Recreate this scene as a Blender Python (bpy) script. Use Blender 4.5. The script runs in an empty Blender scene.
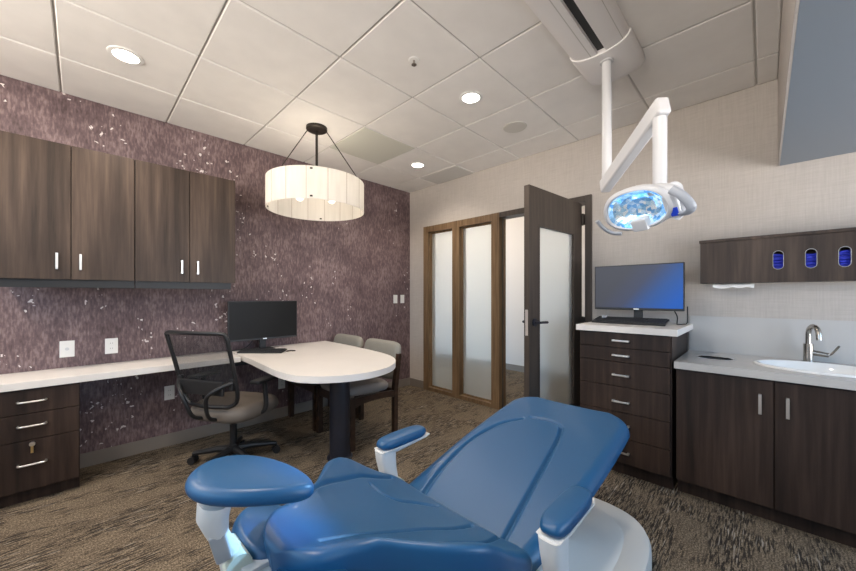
import bpy, bmesh, math, random
from mathutils import Vector, Matrix, Euler
random.seed(7)
PI = math.pi
ah0 = math.atan(336 / 342)
SC = bpy.context.scene
COL = SC.collection

# ------------------------------------------------------------------ materials
def new_mat(name):
    m = bpy.data.materials.new(name); m.use_nodes = True
    nt = m.node_tree
    b = nt.nodes['Principled BSDF']
    return m, nt, b

def N(nt, typ, **kw):
    n = nt.nodes.new(typ)
    for k, v in kw.items():
        if k in n.inputs.keys() if hasattr(n.inputs, 'keys') else False:
            n.inputs[k].default_value = v
        else:
            setattr(n, k, v)
    return n

def plain(name, col, rough=.5, metal=0., coat=0., spec=.5, bump=0., bscale=200., emis=None, estr=0., vary=0.):
    m, nt, b = new_mat(name)
    L = nt.links
    b.inputs['Base Color'].default_value = (*col, 1)
    b.inputs['Roughness'].default_value = rough
    b.inputs['Metallic'].default_value = metal
    b.inputs['Coat Weight'].default_value = coat
    b.inputs['Specular IOR Level'].default_value = spec
    tc = N(nt, 'ShaderNodeTexCoord')
    if vary:
        no = N(nt, 'ShaderNodeTexNoise'); no.inputs['Scale'].default_value = 6; no.inputs['Detail'].default_value = 4
        L.new(tc.outputs['Object'], no.inputs['Vector'])
        r = N(nt, 'ShaderNodeValToRGB')
        r.color_ramp.elements[0].position = .3; r.color_ramp.elements[1].position = .7
        r.color_ramp.elements[0].color = (*[c * (1 - vary) for c in col], 1)
        r.color_ramp.elements[1].color = (*[min(1, c * (1 + vary)) for c in col], 1)
        L.new(no.outputs['Fac'], r.inputs['Fac']); L.new(r.outputs['Color'], b.inputs['Base Color'])
    if bump:
        no2 = N(nt, 'ShaderNodeTexNoise'); no2.inputs['Scale'].default_value = bscale; no2.inputs['Detail'].default_value = 2
        L.new(tc.outputs['Object'], no2.inputs['Vector'])
        bp = N(nt, 'ShaderNodeBump'); bp.inputs['Strength'].default_value = bump; bp.inputs['Distance'].default_value = .002
        L.new(no2.outputs['Fac'], bp.inputs['Height']); L.new(bp.outputs['Normal'], b.inputs['Normal'])
    if emis:
        b.inputs['Emission Color'].default_value = (*emis, 1); b.inputs['Emission Strength'].default_value = estr
    return m

def ramp(nt, stops):
    r = N(nt, 'ShaderNodeValToRGB')
    e = r.color_ramp.elements
    while len(e) < len(stops): e.new(.5)
    for i, (p, c) in enumerate(stops):
        e[i].position = p; e[i].color = (*c, 1)
    return r

def mapping(nt, scale=(1, 1, 1), rot=(0, 0, 0), coord='Object'):
    tc = N(nt, 'ShaderNodeTexCoord'); mp = N(nt, 'ShaderNodeMapping')
    mp.inputs['Scale'].default_value = scale; mp.inputs['Rotation'].default_value = rot
    nt.links.new(tc.outputs[coord], mp.inputs['Vector'])
    return mp

def wood(name, dark, mid, light, rough=.5, scale=(26, 26, 1.3), seed=0.):
    m, nt, b = new_mat(name); L = nt.links
    mp = mapping(nt, scale); mp.inputs['Location'].default_value = (seed, seed * .7, seed * .3)
    n1 = N(nt, 'ShaderNodeTexNoise'); n1.inputs['Scale'].default_value = 1.; n1.inputs['Detail'].default_value = 6; n1.inputs['Roughness'].default_value = .6
    L.new(mp.outputs['Vector'], n1.inputs['Vector'])
    mp2 = mapping(nt, tuple(s * .22 for s in scale[:2]) + (scale[2] * .55,))
    n2 = N(nt, 'ShaderNodeTexNoise'); n2.inputs['Scale'].default_value = 1.; n2.inputs['Detail'].default_value = 3
    L.new(mp2.outputs['Vector'], n2.inputs['Vector'])
    ad = N(nt, 'ShaderNodeMath', operation='MULTIPLY_ADD'); ad.inputs[1].default_value = .55
    mu = N(nt, 'ShaderNodeMath', operation='MULTIPLY'); mu.inputs[1].default_value = .45
    L.new(n2.outputs['Fac'], mu.inputs[0]); L.new(n1.outputs['Fac'], ad.inputs[0]); L.new(mu.outputs[0], ad.inputs[2])
    r = ramp(nt, [(.36, dark), (.5, mid), (.66, light)])
    L.new(ad.outputs[0], r.inputs['Fac']); L.new(r.outputs['Color'], b.inputs['Base Color'])
    b.inputs['Roughness'].default_value = rough; b.inputs['Specular IOR Level'].default_value = .3
    bp = N(nt, 'ShaderNodeBump'); bp.inputs['Strength'].default_value = .08; bp.inputs['Distance'].default_value = .002
    L.new(n1.outputs['Fac'], bp.inputs['Height']); L.new(bp.outputs['Normal'], b.inputs['Normal'])
    return m

def wallpaper():
    m, nt, b = new_mat('purple_wallcovering'); L = nt.links
    mp = mapping(nt, (1, 1, 1))
    n1 = N(nt, 'ShaderNodeTexNoise'); n1.inputs['Scale'].default_value = 3.4; n1.inputs['Detail'].default_value = 12; n1.inputs['Roughness'].default_value = .78
    L.new(mp.outputs['Vector'], n1.inputs['Vector'])
    mpf = mapping(nt, (85, 85, 22))
    n2 = N(nt, 'ShaderNodeTexNoise'); n2.inputs['Scale'].default_value = 1.; n2.inputs['Detail'].default_value = 4
    L.new(mpf.outputs['Vector'], n2.inputs['Vector'])
    a = N(nt, 'ShaderNodeMath', operation='MULTIPLY_ADD'); a.inputs[1].default_value = .55
    mu = N(nt, 'ShaderNodeMath', operation='MULTIPLY'); mu.inputs[1].default_value = .45
    L.new(n2.outputs['Fac'], mu.inputs[0]); L.new(n1.outputs['Fac'], a.inputs[0]); L.new(mu.outputs[0], a.inputs[2])
    r = ramp(nt, [(.36, (.060, .036, .039)), (.5, (.135, .088, .091)), (.64, (.27, .195, .194))])
    L.new(a.outputs[0], r.inputs['Fac'])
    # metallic flecks: cracked flakes gathered in drifts, thinning out along the wall
    nw = N(nt, 'ShaderNodeTexNoise'); nw.inputs['Scale'].default_value = 40; nw.inputs['Detail'].default_value = 2
    L.new(mp.outputs['Vector'], nw.inputs['Vector'])
    vm = N(nt, 'ShaderNodeVectorMath', operation='MULTIPLY_ADD'); vm.inputs[1].default_value = (.05, .05, .05)
    L.new(nw.outputs['Color'], vm.inputs[0]); L.new(mp.outputs['Vector'], vm.inputs[2])
    vo = N(nt, 'ShaderNodeTexVoronoi'); vo.inputs['Scale'].default_value = 34
    L.new(vm.outputs['Vector'], vo.inputs['Vector'])
    sx = N(nt, 'ShaderNodeSeparateXYZ'); L.new(mp.outputs['Vector'], sx.inputs[0])
    sc = N(nt, 'ShaderNodeSeparateColor'); L.new(vo.outputs['Color'], sc.inputs[0])
    mpl = mapping(nt, (4.5, 4.5, 2.6))
    nl = N(nt, 'ShaderNodeTexNoise'); nl.inputs['Scale'].default_value = 1.; nl.inputs['Detail'].default_value = 1
    L.new(mpl.outputs['Vector'], nl.inputs['Vector'])
    mr = N(nt, 'ShaderNodeMapRange'); mr.inputs['From Min'].default_value = 1.05; mr.inputs['From Max'].default_value = 1.75
    mr.inputs['To Min'].default_value = 0.; mr.inputs['To Max'].default_value = .3
    L.new(sx.outputs['X'], mr.inputs['Value'])
    th = N(nt, 'ShaderNodeMath', operation='MULTIPLY_ADD'); th.inputs[1].default_value = -2.6; th.inputs[2].default_value = 2.30
    L.new(nl.outputs['Fac'], th.inputs[0])
    th2 = N(nt, 'ShaderNodeMath', operation='ADD'); L.new(th.outputs[0], th2.inputs[0]); L.new(mr.outputs[0], th2.inputs[1])
    g = N(nt, 'ShaderNodeMath', operation='GREATER_THAN'); L.new(sc.outputs[0], g.inputs[0]); L.new(th2.outputs[0], g.inputs[1])
    sz = N(nt, 'ShaderNodeMath', operation='MULTIPLY_ADD'); sz.inputs[1].default_value = .22; sz.inputs[2].default_value = .13
    L.new(sc.outputs[1], sz.inputs[0])
    ls = N(nt, 'ShaderNodeMath', operation='LESS_THAN'); L.new(vo.outputs['Distance'], ls.inputs[0]); L.new(sz.outputs[0], ls.inputs[1])
    an = N(nt, 'ShaderNodeMath', operation='MULTIPLY'); L.new(g.outputs[0], an.inputs[0]); L.new(ls.outputs[0], an.inputs[1])
    mx = N(nt, 'ShaderNodeMix', data_type='RGBA'); mx.inputs['B'].default_value = (.66, .60, .58, 1)
    mx.inputs[7].default_value = (.68, .62, .60, 1)
    L.new(an.outputs[0], mx.inputs[0]); L.new(r.outputs['Color'], mx.inputs[6])
    L.new(mx.outputs[2], b.inputs['Base Color'])
    b.inputs['Roughness'].default_value = .62
    bp = N(nt, 'ShaderNodeBump'); bp.inputs['Strength'].default_value = .25; bp.inputs['Distance'].default_value = .002
    L.new(a.outputs[0], bp.inputs['Height']); L.new(bp.outputs['Normal'], b.inputs['Normal'])
    return m

def linen(name, c1, c2):
    m, nt, b = new_mat(name); L = nt.links
    mv = mapping(nt, (150, 150, 7)); mh = mapping(nt, (7, 7, 170))
    nv = N(nt, 'ShaderNodeTexNoise'); nh = N(nt, 'ShaderNodeTexNoise')
    for n, mm in ((nv, mv), (nh, mh)):
        n.inputs['Scale'].default_value = 1; n.inputs['Detail'].default_value = 3
        L.new(mm.outputs['Vector'], n.inputs['Vector'])
    a = N(nt, 'ShaderNodeMath', operation='ADD'); L.new(nv.outputs['Fac'], a.inputs[0]); L.new(nh.outputs['Fac'], a.inputs[1])
    r = ramp(nt, [(.35, c1), (.65, c2)])
    h = N(nt, 'ShaderNodeMath', operation='MULTIPLY'); h.inputs[1].default_value = .5
    L.new(a.outputs[0], h.inputs[0]); L.new(h.outputs[0], r.inputs['Fac']); L.new(r.outputs['Color'], b.inputs['Base Color'])
    b.inputs['Roughness'].default_value = .75
    bp = N(nt, 'ShaderNodeBump'); bp.inputs['Strength'].default_value = .12; bp.inputs['Distance'].default_value = .001
    L.new(h.outputs[0], bp.inputs['Height']); L.new(bp.outputs['Normal'], b.inputs['Normal'])
    return m

def carpet():
    m, nt, b = new_mat('striated_carpet'); L = nt.links
    def noise(mp, scale=1., detail=4, rough=.6, dist=0.):
        n = N(nt, 'ShaderNodeTexNoise'); n.inputs['Scale'].default_value = scale; n.inputs['Detail'].default_value = detail
        n.inputs['Roughness'].default_value = rough; n.inputs['Distortion'].default_value = dist
        L.new(mp.outputs['Vector'], n.inputs['Vector']); return n
    def math_(op, *ins):
        n = N(nt, 'ShaderNodeMath', operation=op)
        for i, v in enumerate(ins):
            if isinstance(v, (int, float)): n.inputs[i].default_value = v
            else: L.new(v, n.inputs[i])
        return n.outputs[0]
    def rot(deg, sx, sy): return mapping(nt, (sx, sy, 1), (0, 0, math.radians(-deg)))
    patch = noise(mapping(nt, (1.5, 1.5, 1)), detail=2)
    rp = ramp(nt, [(.46, (0, 0, 0)), (.54, (1, 1, 1))]); L.new(patch.outputs['Fac'], rp.inputs['Fac'])
    def pair(sx, sy, detail, rough):
        a, c = noise(rot(30, sx, sy), 1, detail, rough, .4), noise(rot(47, sx, sy), 1, detail, rough, .4)
        mx = N(nt, 'ShaderNodeMix', data_type='FLOAT'); L.new(rp.outputs['Color'], mx.inputs[0]); L.new(a.outputs['Fac'], mx.inputs[2]); L.new(c.outputs['Fac'], mx.inputs[3])
        return mx.outputs[0]
    fine = pair(12, 120, 3, .62)         # broken thin strokes
    wide = pair(1.9, 4.5, 3, .6)       # drifts where the strokes gather
    fine2 = noise(rot(40, 7, 120), 1, 2, .5).outputs['Fac']
    spk = noise(mapping(nt, (1, 1, 1)), 130, 3, .8).outputs['Fac']
    def step(v, a, c):
        n = N(nt, 'ShaderNodeMapRange'); n.interpolation_type = 'SMOOTHSTEP'
        n.inputs['From Min'].default_value = a; n.inputs['From Max'].default_value = c; L.new(v, n.inputs['Value']); return n.outputs[0]
    r = ramp(nt, [(.36, (.040, .031, .023)), (.46, (.125, .096, .066)), (.55, (.220, .172, .120)), (.66, (.38, .308, .225))])
    L.new(spk, r.inputs['Fac'])
    dark = math_('MULTIPLY', step(fine, .46, .54), math_('MULTIPLY_ADD', step(wide, .44, .54), .72, .28))
    lite = math_('MULTIPLY', step(fine2, .60, .65), step(wide, .48, .60))
    def mixc(f, a, col):
        n = N(nt, 'ShaderNodeMix', data_type='RGBA'); L.new(f, n.inputs[0]); L.new(a, n.inputs[6]); n.inputs[7].default_value = (*col, 1); return n.outputs[2]
    c1 = mixc(math_('MULTIPLY', dark, .88), r.outputs['Color'], (.014, .012, .012))
    c2 = mixc(math_('MULTIPLY', lite, .75), c1, (.42, .37, .31))
    L.new(c2, b.inputs['Base Color'])
    b.inputs['Roughness'].default_value = .95; b.inputs['Specular IOR Level'].default_value = .1
    bp = N(nt, 'ShaderNodeBump'); bp.inputs['Strength'].default_value = .6; bp.inputs['Distance'].default_value = .005
    L.new(spk, bp.inputs['Height']); L.new(bp.outputs['Normal'], b.inputs['Normal'])
    return m

def frosted():
    m, nt, b = new_mat('frosted_glass'); L = nt.links
    b.inputs['Base Color'].default_value = (.86, .89, .88, 1)
    b.inputs['Transmission Weight'].default_value = .80
    b.inputs['Roughness'].default_value = .45; b.inputs['IOR'].default_value = 1.04
    mp = mapping(nt, (70, 70, 70))
    n = N(nt, 'ShaderNodeTexNoise'); n.inputs['Scale'].default_value = 1; n.inputs['Detail'].default_value = 3
    L.new(mp.outputs['Vector'], n.inputs['Vector'])
    bp = N(nt, 'ShaderNodeBump'); bp.inputs['Strength'].default_value = .06; bp.inputs['Distance'].default_value = .002
    L.new(n.outputs['Fac'], bp.inputs['Height']); L.new(bp.outputs['Normal'], b.inputs['Normal'])
    return m

def shade_mat():
    m, nt, b = new_mat('pleated_shade'); L = nt.links
    out = nt.nodes['Material Output']
    tr = N(nt, 'ShaderNodeBsdfTranslucent'); tr.inputs['Color'].default_value = (.95, .92, .86, 1)
    mp = mapping(nt, (30, 30, 4))
    n = N(nt, 'ShaderNodeTexNoise'); n.inputs['Scale'].default_value = 1; n.inputs['Detail'].default_value = 3
    L.new(mp.outputs['Vector'], n.inputs['Vector'])
    r = ramp(nt, [(.3, (.74, .72, .68)), (.7, (.90, .88, .84))]); L.new(n.outputs['Fac'], r.inputs['Fac'])
    L.new(r.outputs['Color'], b.inputs['Base Color']); b.inputs['Roughness'].default_value = .6
    mx = N(nt, 'ShaderNodeMixShader'); mx.inputs[0].default_value = .5
    L.new(b.outputs[0], mx.inputs[1]); L.new(tr.outputs[0], mx.inputs[2]); L.new(mx.outputs[0], out.inputs['Surface'])
    return m

def mesh_fabric():
    m, nt, b = new_mat('chair_mesh_fabric'); L = nt.links
    out = nt.nodes['Material Output']
    b.inputs['Base Color'].default_value = (.012, .012, .013, 1); b.inputs['Roughness'].default_value = .7
    t = N(nt, 'ShaderNodeBsdfTransparent')
    mp = mapping(nt, (1, 1, 1)); w = N(nt, 'ShaderNodeTexWave'); w.bands_direction = 'Z'; w.inputs['Scale'].default_value = 60
    L.new(mp.outputs['Vector'], w.inputs['Vector'])
    mr = N(nt, 'ShaderNodeMapRange'); mr.inputs['To Min'].default_value = .30; mr.inputs['To Max'].default_value = .50
    L.new(w.outputs['Fac'], mr.inputs['Value'])
    mx = N(nt, 'ShaderNodeMixShader'); L.new(mr.outputs[0], mx.inputs[0])
    L.new(b.outputs[0], mx.inputs[1]); L.new(t.outputs[0], mx.inputs[2]); L.new(mx.outputs[0], out.inputs['Surface'])
    return m

def emit(name, col, s):
    return plain(name, (.8, .8, .8), emis=col, estr=s)

M = dict(
    wallpaper=wallpaper(), carpet=carpet(), frost=frosted(), shade=shade_mat(), mesh=mesh_fabric(),
    linen=linen('linen_wallcovering', (.43, .39, .352), (.50, .458, .418)),
    paint=plain('wall_paint', (.62, .58, .54), .8),
    soffit=plain('soffit_blue_light_tint', (.20, .235, .275), .45),  # wall-coloured underside, with its bluish light and dimness put into the colour
    tile=plain('ceiling_tile', (.80, .775, .74), .9, bump=.3, bscale=260, vary=.03),
    grid=plain('ceiling_grid_metal', (.50, .48, .45), .6),
    shadewood=wood('dark_walnut_laminate_shaded', (.011, .0065, .0048), (.027, .0155, .0110), (.058, .035, .025)),  # same laminate as the upper doors, darkened to put in shade
    litwood=wood('dark_walnut_laminate_lit', (.022, .014, .010), (.050, .033, .024), (.095, .065, .048), rough=.46, seed=3.1),  # lighter copy of that laminate, for the brighter light higher up
    frame=wood('stained_frame_wood', (.10, .060, .031), (.165, .104, .056), (.235, .155, .088), rough=.4, scale=(40, 40, 2)),
    doorwood=wood('stained_door_wood_and_frame_shade', (.040, .031, .025), (.057, .044, .036), (.080, .063, .050), rough=.4, scale=(40, 40, 2)),
    chairwood=wood('espresso_chair_wood', (.022, .011, .007), (.038, .02, .012), (.06, .033, .02), rough=.35, scale=(30, 30, 30)),
    white=plain('white_laminate', (.72, .685, .645), .32, vary=.02),
    quartz=plain('pale_solid_surface', (.50, .48, .455), .25, vary=.05),
    splash=plain('backsplash_laminate', (.49, .475, .455), .4),
    base=plain('grey_rubber_base', (.20, .172, .145), .6),
    nickel=plain('satin_nickel', (.82, .80, .77), .32, 1.),
    fnickel=plain('brushed_nickel', (.46, .43, .39), .25, 1.),
    black=plain('black_plastic', (.012, .012, .013), .45),
    bmetal=plain('black_powder_metal', (.013, .014, .022), .4),
    bronze=plain('bronze_metal', (.035, .028, .023), .4, .6),
    screen=plain('dark_screen', (.010, .0095, .009), .35, spec=.12),
    gscreen=plain('screen_glass', (.012, .02, .045), .16, spec=.9),
    key=plain('keycap', (.02, .021, .024), .55),
    taupe=plain('taupe_upholstery', (.135, .112, .092), .6, bump=.2, bscale=400),
    greyfab=plain('grey_green_upholstery', (.235, .222, .190), .8, bump=.3, bscale=500, vary=.06),
    seatfab=plain('pinkish_grey_upholstery', (.22, .19, .17), .8, bump=.3, bscale=500, vary=.08),
    plate=plain('white_wall_plate', (.80, .79, .76), .4),
    slot=plain('slot_dark', (.04, .04, .04), .6),
    vinyl=plain('blue_vinyl', (.0062, .068, .172), .40, coat=.05, bump=.04, bscale=350),
    shell=plain('white_shell_plastic', (.62, .63, .63), .4),
    basewhite=plain('white_base_plastic', (.60, .59, .56), .3),
    greypl=plain('grey_plastic', (.33, .34, .35), .4),
    greenpl=plain('pale_hinge_plastic', (.55, .60, .51), .4),
    ceram=plain('white_ceramic', (.84, .83, .81), .12),
    trackw=plain('track_plastic', (.82, .80, .79), .4),
    lampw=plain('lamp_plastic', (.60, .60, .61), .3),
    handleg=plain('lamp_grip', (.36, .38, .42), .4),
    badge=plain('blue_badge', (.02, .06, .55), .3),
    glove=plain('blue_nitrile', (.02, .035, .50), .5, emis=None, bump=.6, bscale=60),
    chrome=plain('chrome', (.8, .8, .8), .1, 1.),
    paper=plain('white_paper', (.85, .84, .82), .8),
    brass=plain('brass', (.75, .58, .28), .3, 1.),
    glow=emit('downlight_lens', (1, .95, .86), 14.),
    bulb=emit('bulb_glass', (1, .86, .68), 1.6),
    dglow=emit('dental_led', (.62, .82, 1), 3.),
    grille=plain('speaker_grille', (.60, .58, .53), .7),
    panel=plain('access_panel', (.60, .60, .53), .6),
    vent=plain('vent_metal', (.56, .545, .52), .6),
    alum=plain('added_window_aluminium', (.5, .5, .5), .4, .8),
)
def reflector_mat():
    m, nt, b = new_mat('faceted_reflector'); L = nt.links
    b.inputs['Metallic'].default_value = .9; b.inputs['Roughness'].default_value = .18
    mp = mapping(nt, (1, 1, 1)); v = N(nt, 'ShaderNodeTexVoronoi'); v.inputs['Scale'].default_value = 60
    L.new(mp.outputs['Vector'], v.inputs['Vector'])
    s = N(nt, 'ShaderNodeSeparateColor'); L.new(v.outputs['Color'], s.inputs[0])
    r = ramp(nt, [(0, (.16, .42, .78)), (.5, (.45, .72, .95)), (1, (.92, .96, 1))]); L.new(s.outputs[0], r.inputs['Fac'])
    L.new(r.outputs['Color'], b.inputs['Base Color'])
    L.new(r.outputs['Color'], b.inputs['Emission Color']); b.inputs['Emission Strength'].default_value = .28  # blue reflections painted into the facets, with a slight glow
    return m
M['reflector'] = reflector_mat()
def gradient_screen():
    m, nt, b = new_mat('blue_gradient_screen'); L = nt.links  # emits a grey to blue gradient over the screen
    tc = N(nt, 'ShaderNodeTexCoord'); sx = N(nt, 'ShaderNodeSeparateXYZ'); L.new(tc.outputs['Generated'], sx.inputs[0])
    a = N(nt, 'ShaderNodeMath', operation='MULTIPLY_ADD'); a.inputs[1].default_value = -.45; L.new(sx.outputs['Z'], a.inputs[0]); L.new(sx.outputs['X'], a.inputs[2])
    r = ramp(nt, [(.0, (.055, .056, .068)), (.30, (.050, .058, .10)), (.58, (.022, .080, .27)), (.85, (.008, .09, .42))])
    L.new(a.outputs[0], r.inputs['Fac'])
    b.inputs['Base Color'].default_value = (.012, .014, .02, 1); b.inputs['Roughness'].default_value = .4
    b.inputs['Specular IOR Level'].default_value = .25
    L.new(r.outputs['Color'], b.inputs['Emission Color']); b.inputs['Emission Strength'].default_value = .85
    return m
M['gscreen'] = gradient_screen()

# ------------------------------------------------------------------ objects
def root_loc(p):
    while p.parent is not None: p = p.parent
    return p

def tag(o, label=None, cat=None, group=None, kind=None):
    if label: o['label'] = label
    if cat: o['category'] = cat
    if group: o['group'] = group
    if kind: o['kind'] = kind
    return o

def thing(name, label, cat, loc=(0, 0, 0), rotz=0., group=None, local=False):
    """an Empty at the thing's base; its parts are given in world coordinates unless local"""
    o = bpy.data.objects.new(name, None); COL.objects.link(o)
    o.empty_display_size = .1
    o.location = loc; o.rotation_euler = (0, 0, rotz)
    o['label'] = label; o['category'] = cat
    if group: o['group'] = group
    OFF[o.name] = Vector((0, 0, 0)) if local else Vector(loc)
    return o
OFF = {}

def obj(name, bm, mat, parent=None, smooth=35., origin=True, mats=None):
    me = bpy.data.meshes.new(name)
    bmesh.ops.recalc_face_normals(bm, faces=bm.faces)
    off = Vector((0, 0, 0))
    if parent is not None:
        off = OFF[root_loc(parent).name]
    elif origin and len(bm.verts):
        xs = [v.co for v in bm.verts]
        lo = [min(c[i] for c in xs) for i in range(3)]; hi = [max(c[i] for c in xs) for i in range(3)]
        off = Vector(((lo[0] + hi[0]) / 2, (lo[1] + hi[1]) / 2, lo[2]))
    if off.length: bmesh.ops.translate(bm, verts=bm.verts, vec=-off)
    if smooth is not None:
        ang = math.radians(smooth)
        for f in bm.faces: f.smooth = True
        for e in bm.edges:
            if len(e.link_faces) == 2:
                try: e.smooth = e.calc_face_angle() < ang
                except Exception: pass
    bm.to_mesh(me); bm.free()
    for mm in ([mat] if mats is None else mats): me.materials.append(mm)
    o = bpy.data.objects.new(name, me); COL.objects.link(o)
    if smooth is not None and smooth <= 40:
        wn = o.modifiers.new('weighted_normals', 'WEIGHTED_NORMAL'); wn.keep_sharp = True; wn.weight = 80
    if parent is not None: o.parent = parent
    else:
        o.location = off; OFF[o.name] = off
    return o

def struct(name, bm, mat, parent=None, **kw):
    kw.setdefault('origin', False)
    o = obj(name, bm, mat, parent, **kw)
    if parent is None: o['kind'] = 'structure'
    return o

def sthing(name, loc=(0, 0, 0)):
    o = bpy.data.objects.new(name, None); COL.objects.link(o); o.location = loc; o['kind'] = 'structure'
    OFF[o.name] = Vector(loc); return o

def dup(root, loc, rotz=None, label=None):
    r = root.copy(); COL.objects.link(r); r.location = loc
    if rotz is not None: r.rotation_euler = (0, 0, rotz)
    if label: r['label'] = label
    for ch in list(root.children):
        c = ch.copy(); COL.objects.link(c); c.parent = r
        for g in list(ch.children):
            d = g.copy(); COL.objects.link(d); d.parent = c
    return r

# ------------------------------------------------------------------ shapes
def BM(): return bmesh.new()

def box(bm, x0, x1, y0, y1, z0, z1, bev=0., seg=2, mtx=None):
    r = bmesh.ops.create_cube(bm, size=1)
    vs = r['verts']
    bmesh.ops.scale(bm, vec=(abs(x1 - x0), abs(y1 - y0), abs(z1 - z0)), verts=vs)
    bmesh.ops.translate(bm, vec=((x0 + x1) / 2, (y0 + y1) / 2, (z0 + z1) / 2), verts=vs)
    if bev:
        es = list({e for v in vs for e in v.link_edges})
        g = bmesh.ops.bevel(bm, geom=es, offset=bev, segments=seg, affect='EDGES', profile=.5)
        vs = list({v for f in g['faces'] for v in f.verts} | {v for v in vs if v.is_valid})
    if mtx is not None: bmesh.ops.transform(bm, matrix=mtx, verts=vs)
    return vs

def frame_of(d, up=Vector((0, 0, 1))):
    d = d.normalized()
    if abs(d.dot(up)) > .98: up = Vector((0, 1, 0))
    s = d.cross(up).normalized(); u = s.cross(d).normalized()
    return s, u

def tube(bm, pts, r, n=12, cap=True, rads=None, flat=1.):
    pts = [Vector(p) for p in pts]
    rings = []
    ps = None
    for i, p in enumerate(pts):
        d = (pts[min(i + 1, len(pts) - 1)] - pts[max(i - 1, 0)])
        if ps is None: s, u = frame_of(d)
        else:
            d = d.normalized(); u = (pu - d * pu.dot(d)).normalized(); s = d.cross(u).normalized()
        ps, pu = s, u
        rr = rads[i] if rads else r
        rings.append([bm.verts.new(p + (s * math.cos(a) + u * math.sin(a) * flat) * rr) for a in [2 * PI * k / n for k in range(n)]])
    for a, b in zip(rings, rings[1:]):
        for k in range(n): bm.faces.new((a[k], a[(k + 1) % n], b[(k + 1) % n], b[k]))
    if cap:
        bm.faces.new(rings[0][::-1]); bm.faces.new(rings[-1])
    return rings

def smooth_path(pts, n=6):
    pts = [Vector(p) for p in pts]; out = []
    P = [pts[0] * 2 - pts[1]] + pts + [pts[-1] * 2 - pts[-2]]
    for i in range(1, len(P) - 2):
        for k in range(n):
            t = k / n; a, b, c, d = P[i - 1], P[i], P[i + 1], P[i + 2]
            out.append(.5 * ((2 * b) + (c - a) * t + (2 * a - 5 * b + 4 * c - d) * t * t + (3 * b - a - 3 * c + d) * t ** 3))
    out.append(pts[-1]); return out

def cyl(bm, p0, p1, r, n=24, r1=None):
    return tube(bm, [p0, p1], r, n, True, [r, r if r1 is None else r1])

def lathe(bm, prof, c=(0, 0, 0), n=40, sx=1., sy=1., close=False):
    rings = []
    for (r, z) in prof:
        if r < 1e-6: rings.append([bm.verts.new((c[0], c[1], c[2] + z))])
        else: rings.append([bm.verts.new((c[0] + r * sx * math.cos(2 * PI * k / n), c[1] + r * sy * math.sin(2 * PI * k / n), c[2] + z)) for k in range(n)])
    pairs = list(zip(rings, rings[1:]))
    if close: pairs.append((rings[-1], rings[0]))
    for a, b in pairs:
        for k in range(n):
            k2 = (k + 1) % n
            if len(a) == 1 and len(b) == 1: continue
            if len(a) == 1: bm.faces.new((a[0], b[k], b[k2]))
            elif len(b) == 1: bm.faces.new((a[k], b[0], a[k2]))
            else: bm.faces.new((a[k], a[k2], b[k2], b[k]))
    return rings

def prism(bm, poly, z0, z1, bev=0., axis='z'):
    """polygon (list of 2-D points) pushed from z0 to z1 along an axis"""
    def P(a, b, h):
        return (a, b, h) if axis == 'z' else ((h, a, b) if axis == 'x' else (a, h, b))
    n = len(poly)
    lo = [bm.verts.new(P(a, b, z0)) for a, b in poly]; hi = [bm.verts.new(P(a, b, z1)) for a, b in poly]
    fs = [bm.faces.new(lo[::-1]), bm.faces.new(hi)]
    for k in range(n): fs.append(bm.faces.new((lo[k], lo[(k + 1) % n], hi[(k + 1) % n], hi[k])))
    if bev:
        es = list({e for f in fs[:2] for e in f.edges})
        bmesh.ops.bevel(bm, geom=es, offset=bev, segments=2, affect='EDGES', profile=.5)

def lerp(a, b, t): return a + (b - a) * t
def interp(x, tab):
    if x <= tab[0][0]: return tab[0][1]
    for (a, fa), (b, fb) in zip(tab, tab[1:]):
        if x <= b:
            t = (x - a) / (b - a); t = t * t * (3 - 2 * t) if False else t
            return lerp(fa, fb, t)
    return tab[-1][1]
def spline(x, tab):
    """smooth (monotone cubic-like) interpolation through a table"""
    n = len(tab)
    if x <= tab[0][0]: return tab[0][1]
    if x >= tab[-1][0]: return tab[-1][1]
    for i in range(n - 1):
        x0, y0 = tab[i]; x1, y1 = tab[i + 1]
        if x <= x1:
            def sl(j):
                if j <= 0: return (tab[1][1] - tab[0][1]) / (tab[1][0] - tab[0][0])
                if j >= n - 1: return (tab[-1][1] - tab[-2][1]) / (tab[-1][0] - tab[-2][0])
                return (tab[j + 1][1] - tab[j - 1][1]) / (tab[j + 1][0] - tab[j - 1][0])
            h = x1 - x0; t = (x - x0) / h
            return ((2 * t ** 3 - 3 * t * t + 1) * y0 + (t ** 3 - 2 * t * t + t) * h * sl(i) + (-2 * t ** 3 + 3 * t * t) * y1 + (t ** 3 - t * t) * h * sl(i + 1))

# ================================================================== THE ROOM
XW, YW, H = 3.31, 3.616, 2.743
XB, YN = -1.75, -2.3
bm = BM(); box(bm, XB, 5.3, YN, 5.6, -.1, 0); struct('floor', bm, M['carpet'])

# wall with the purple covering
bm = BM(); box(bm, XB - .1, XW + .12, YW, YW + .12, 0, 3.0); struct('wall_left', bm, M['wallpaper'])
# wall with the glazed screen, door and sink
bm = BM()
box(bm, XW, XW + .12, 3.317, YW, 0, 3.0)
box(bm, XW, XW + .12, 1.129, 3.317, 2.21, 3.0)
box(bm, XW, XW + .12, YN, 1.129, 0, 3.0)
struct('wall_right', bm, M['linen'])
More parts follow.
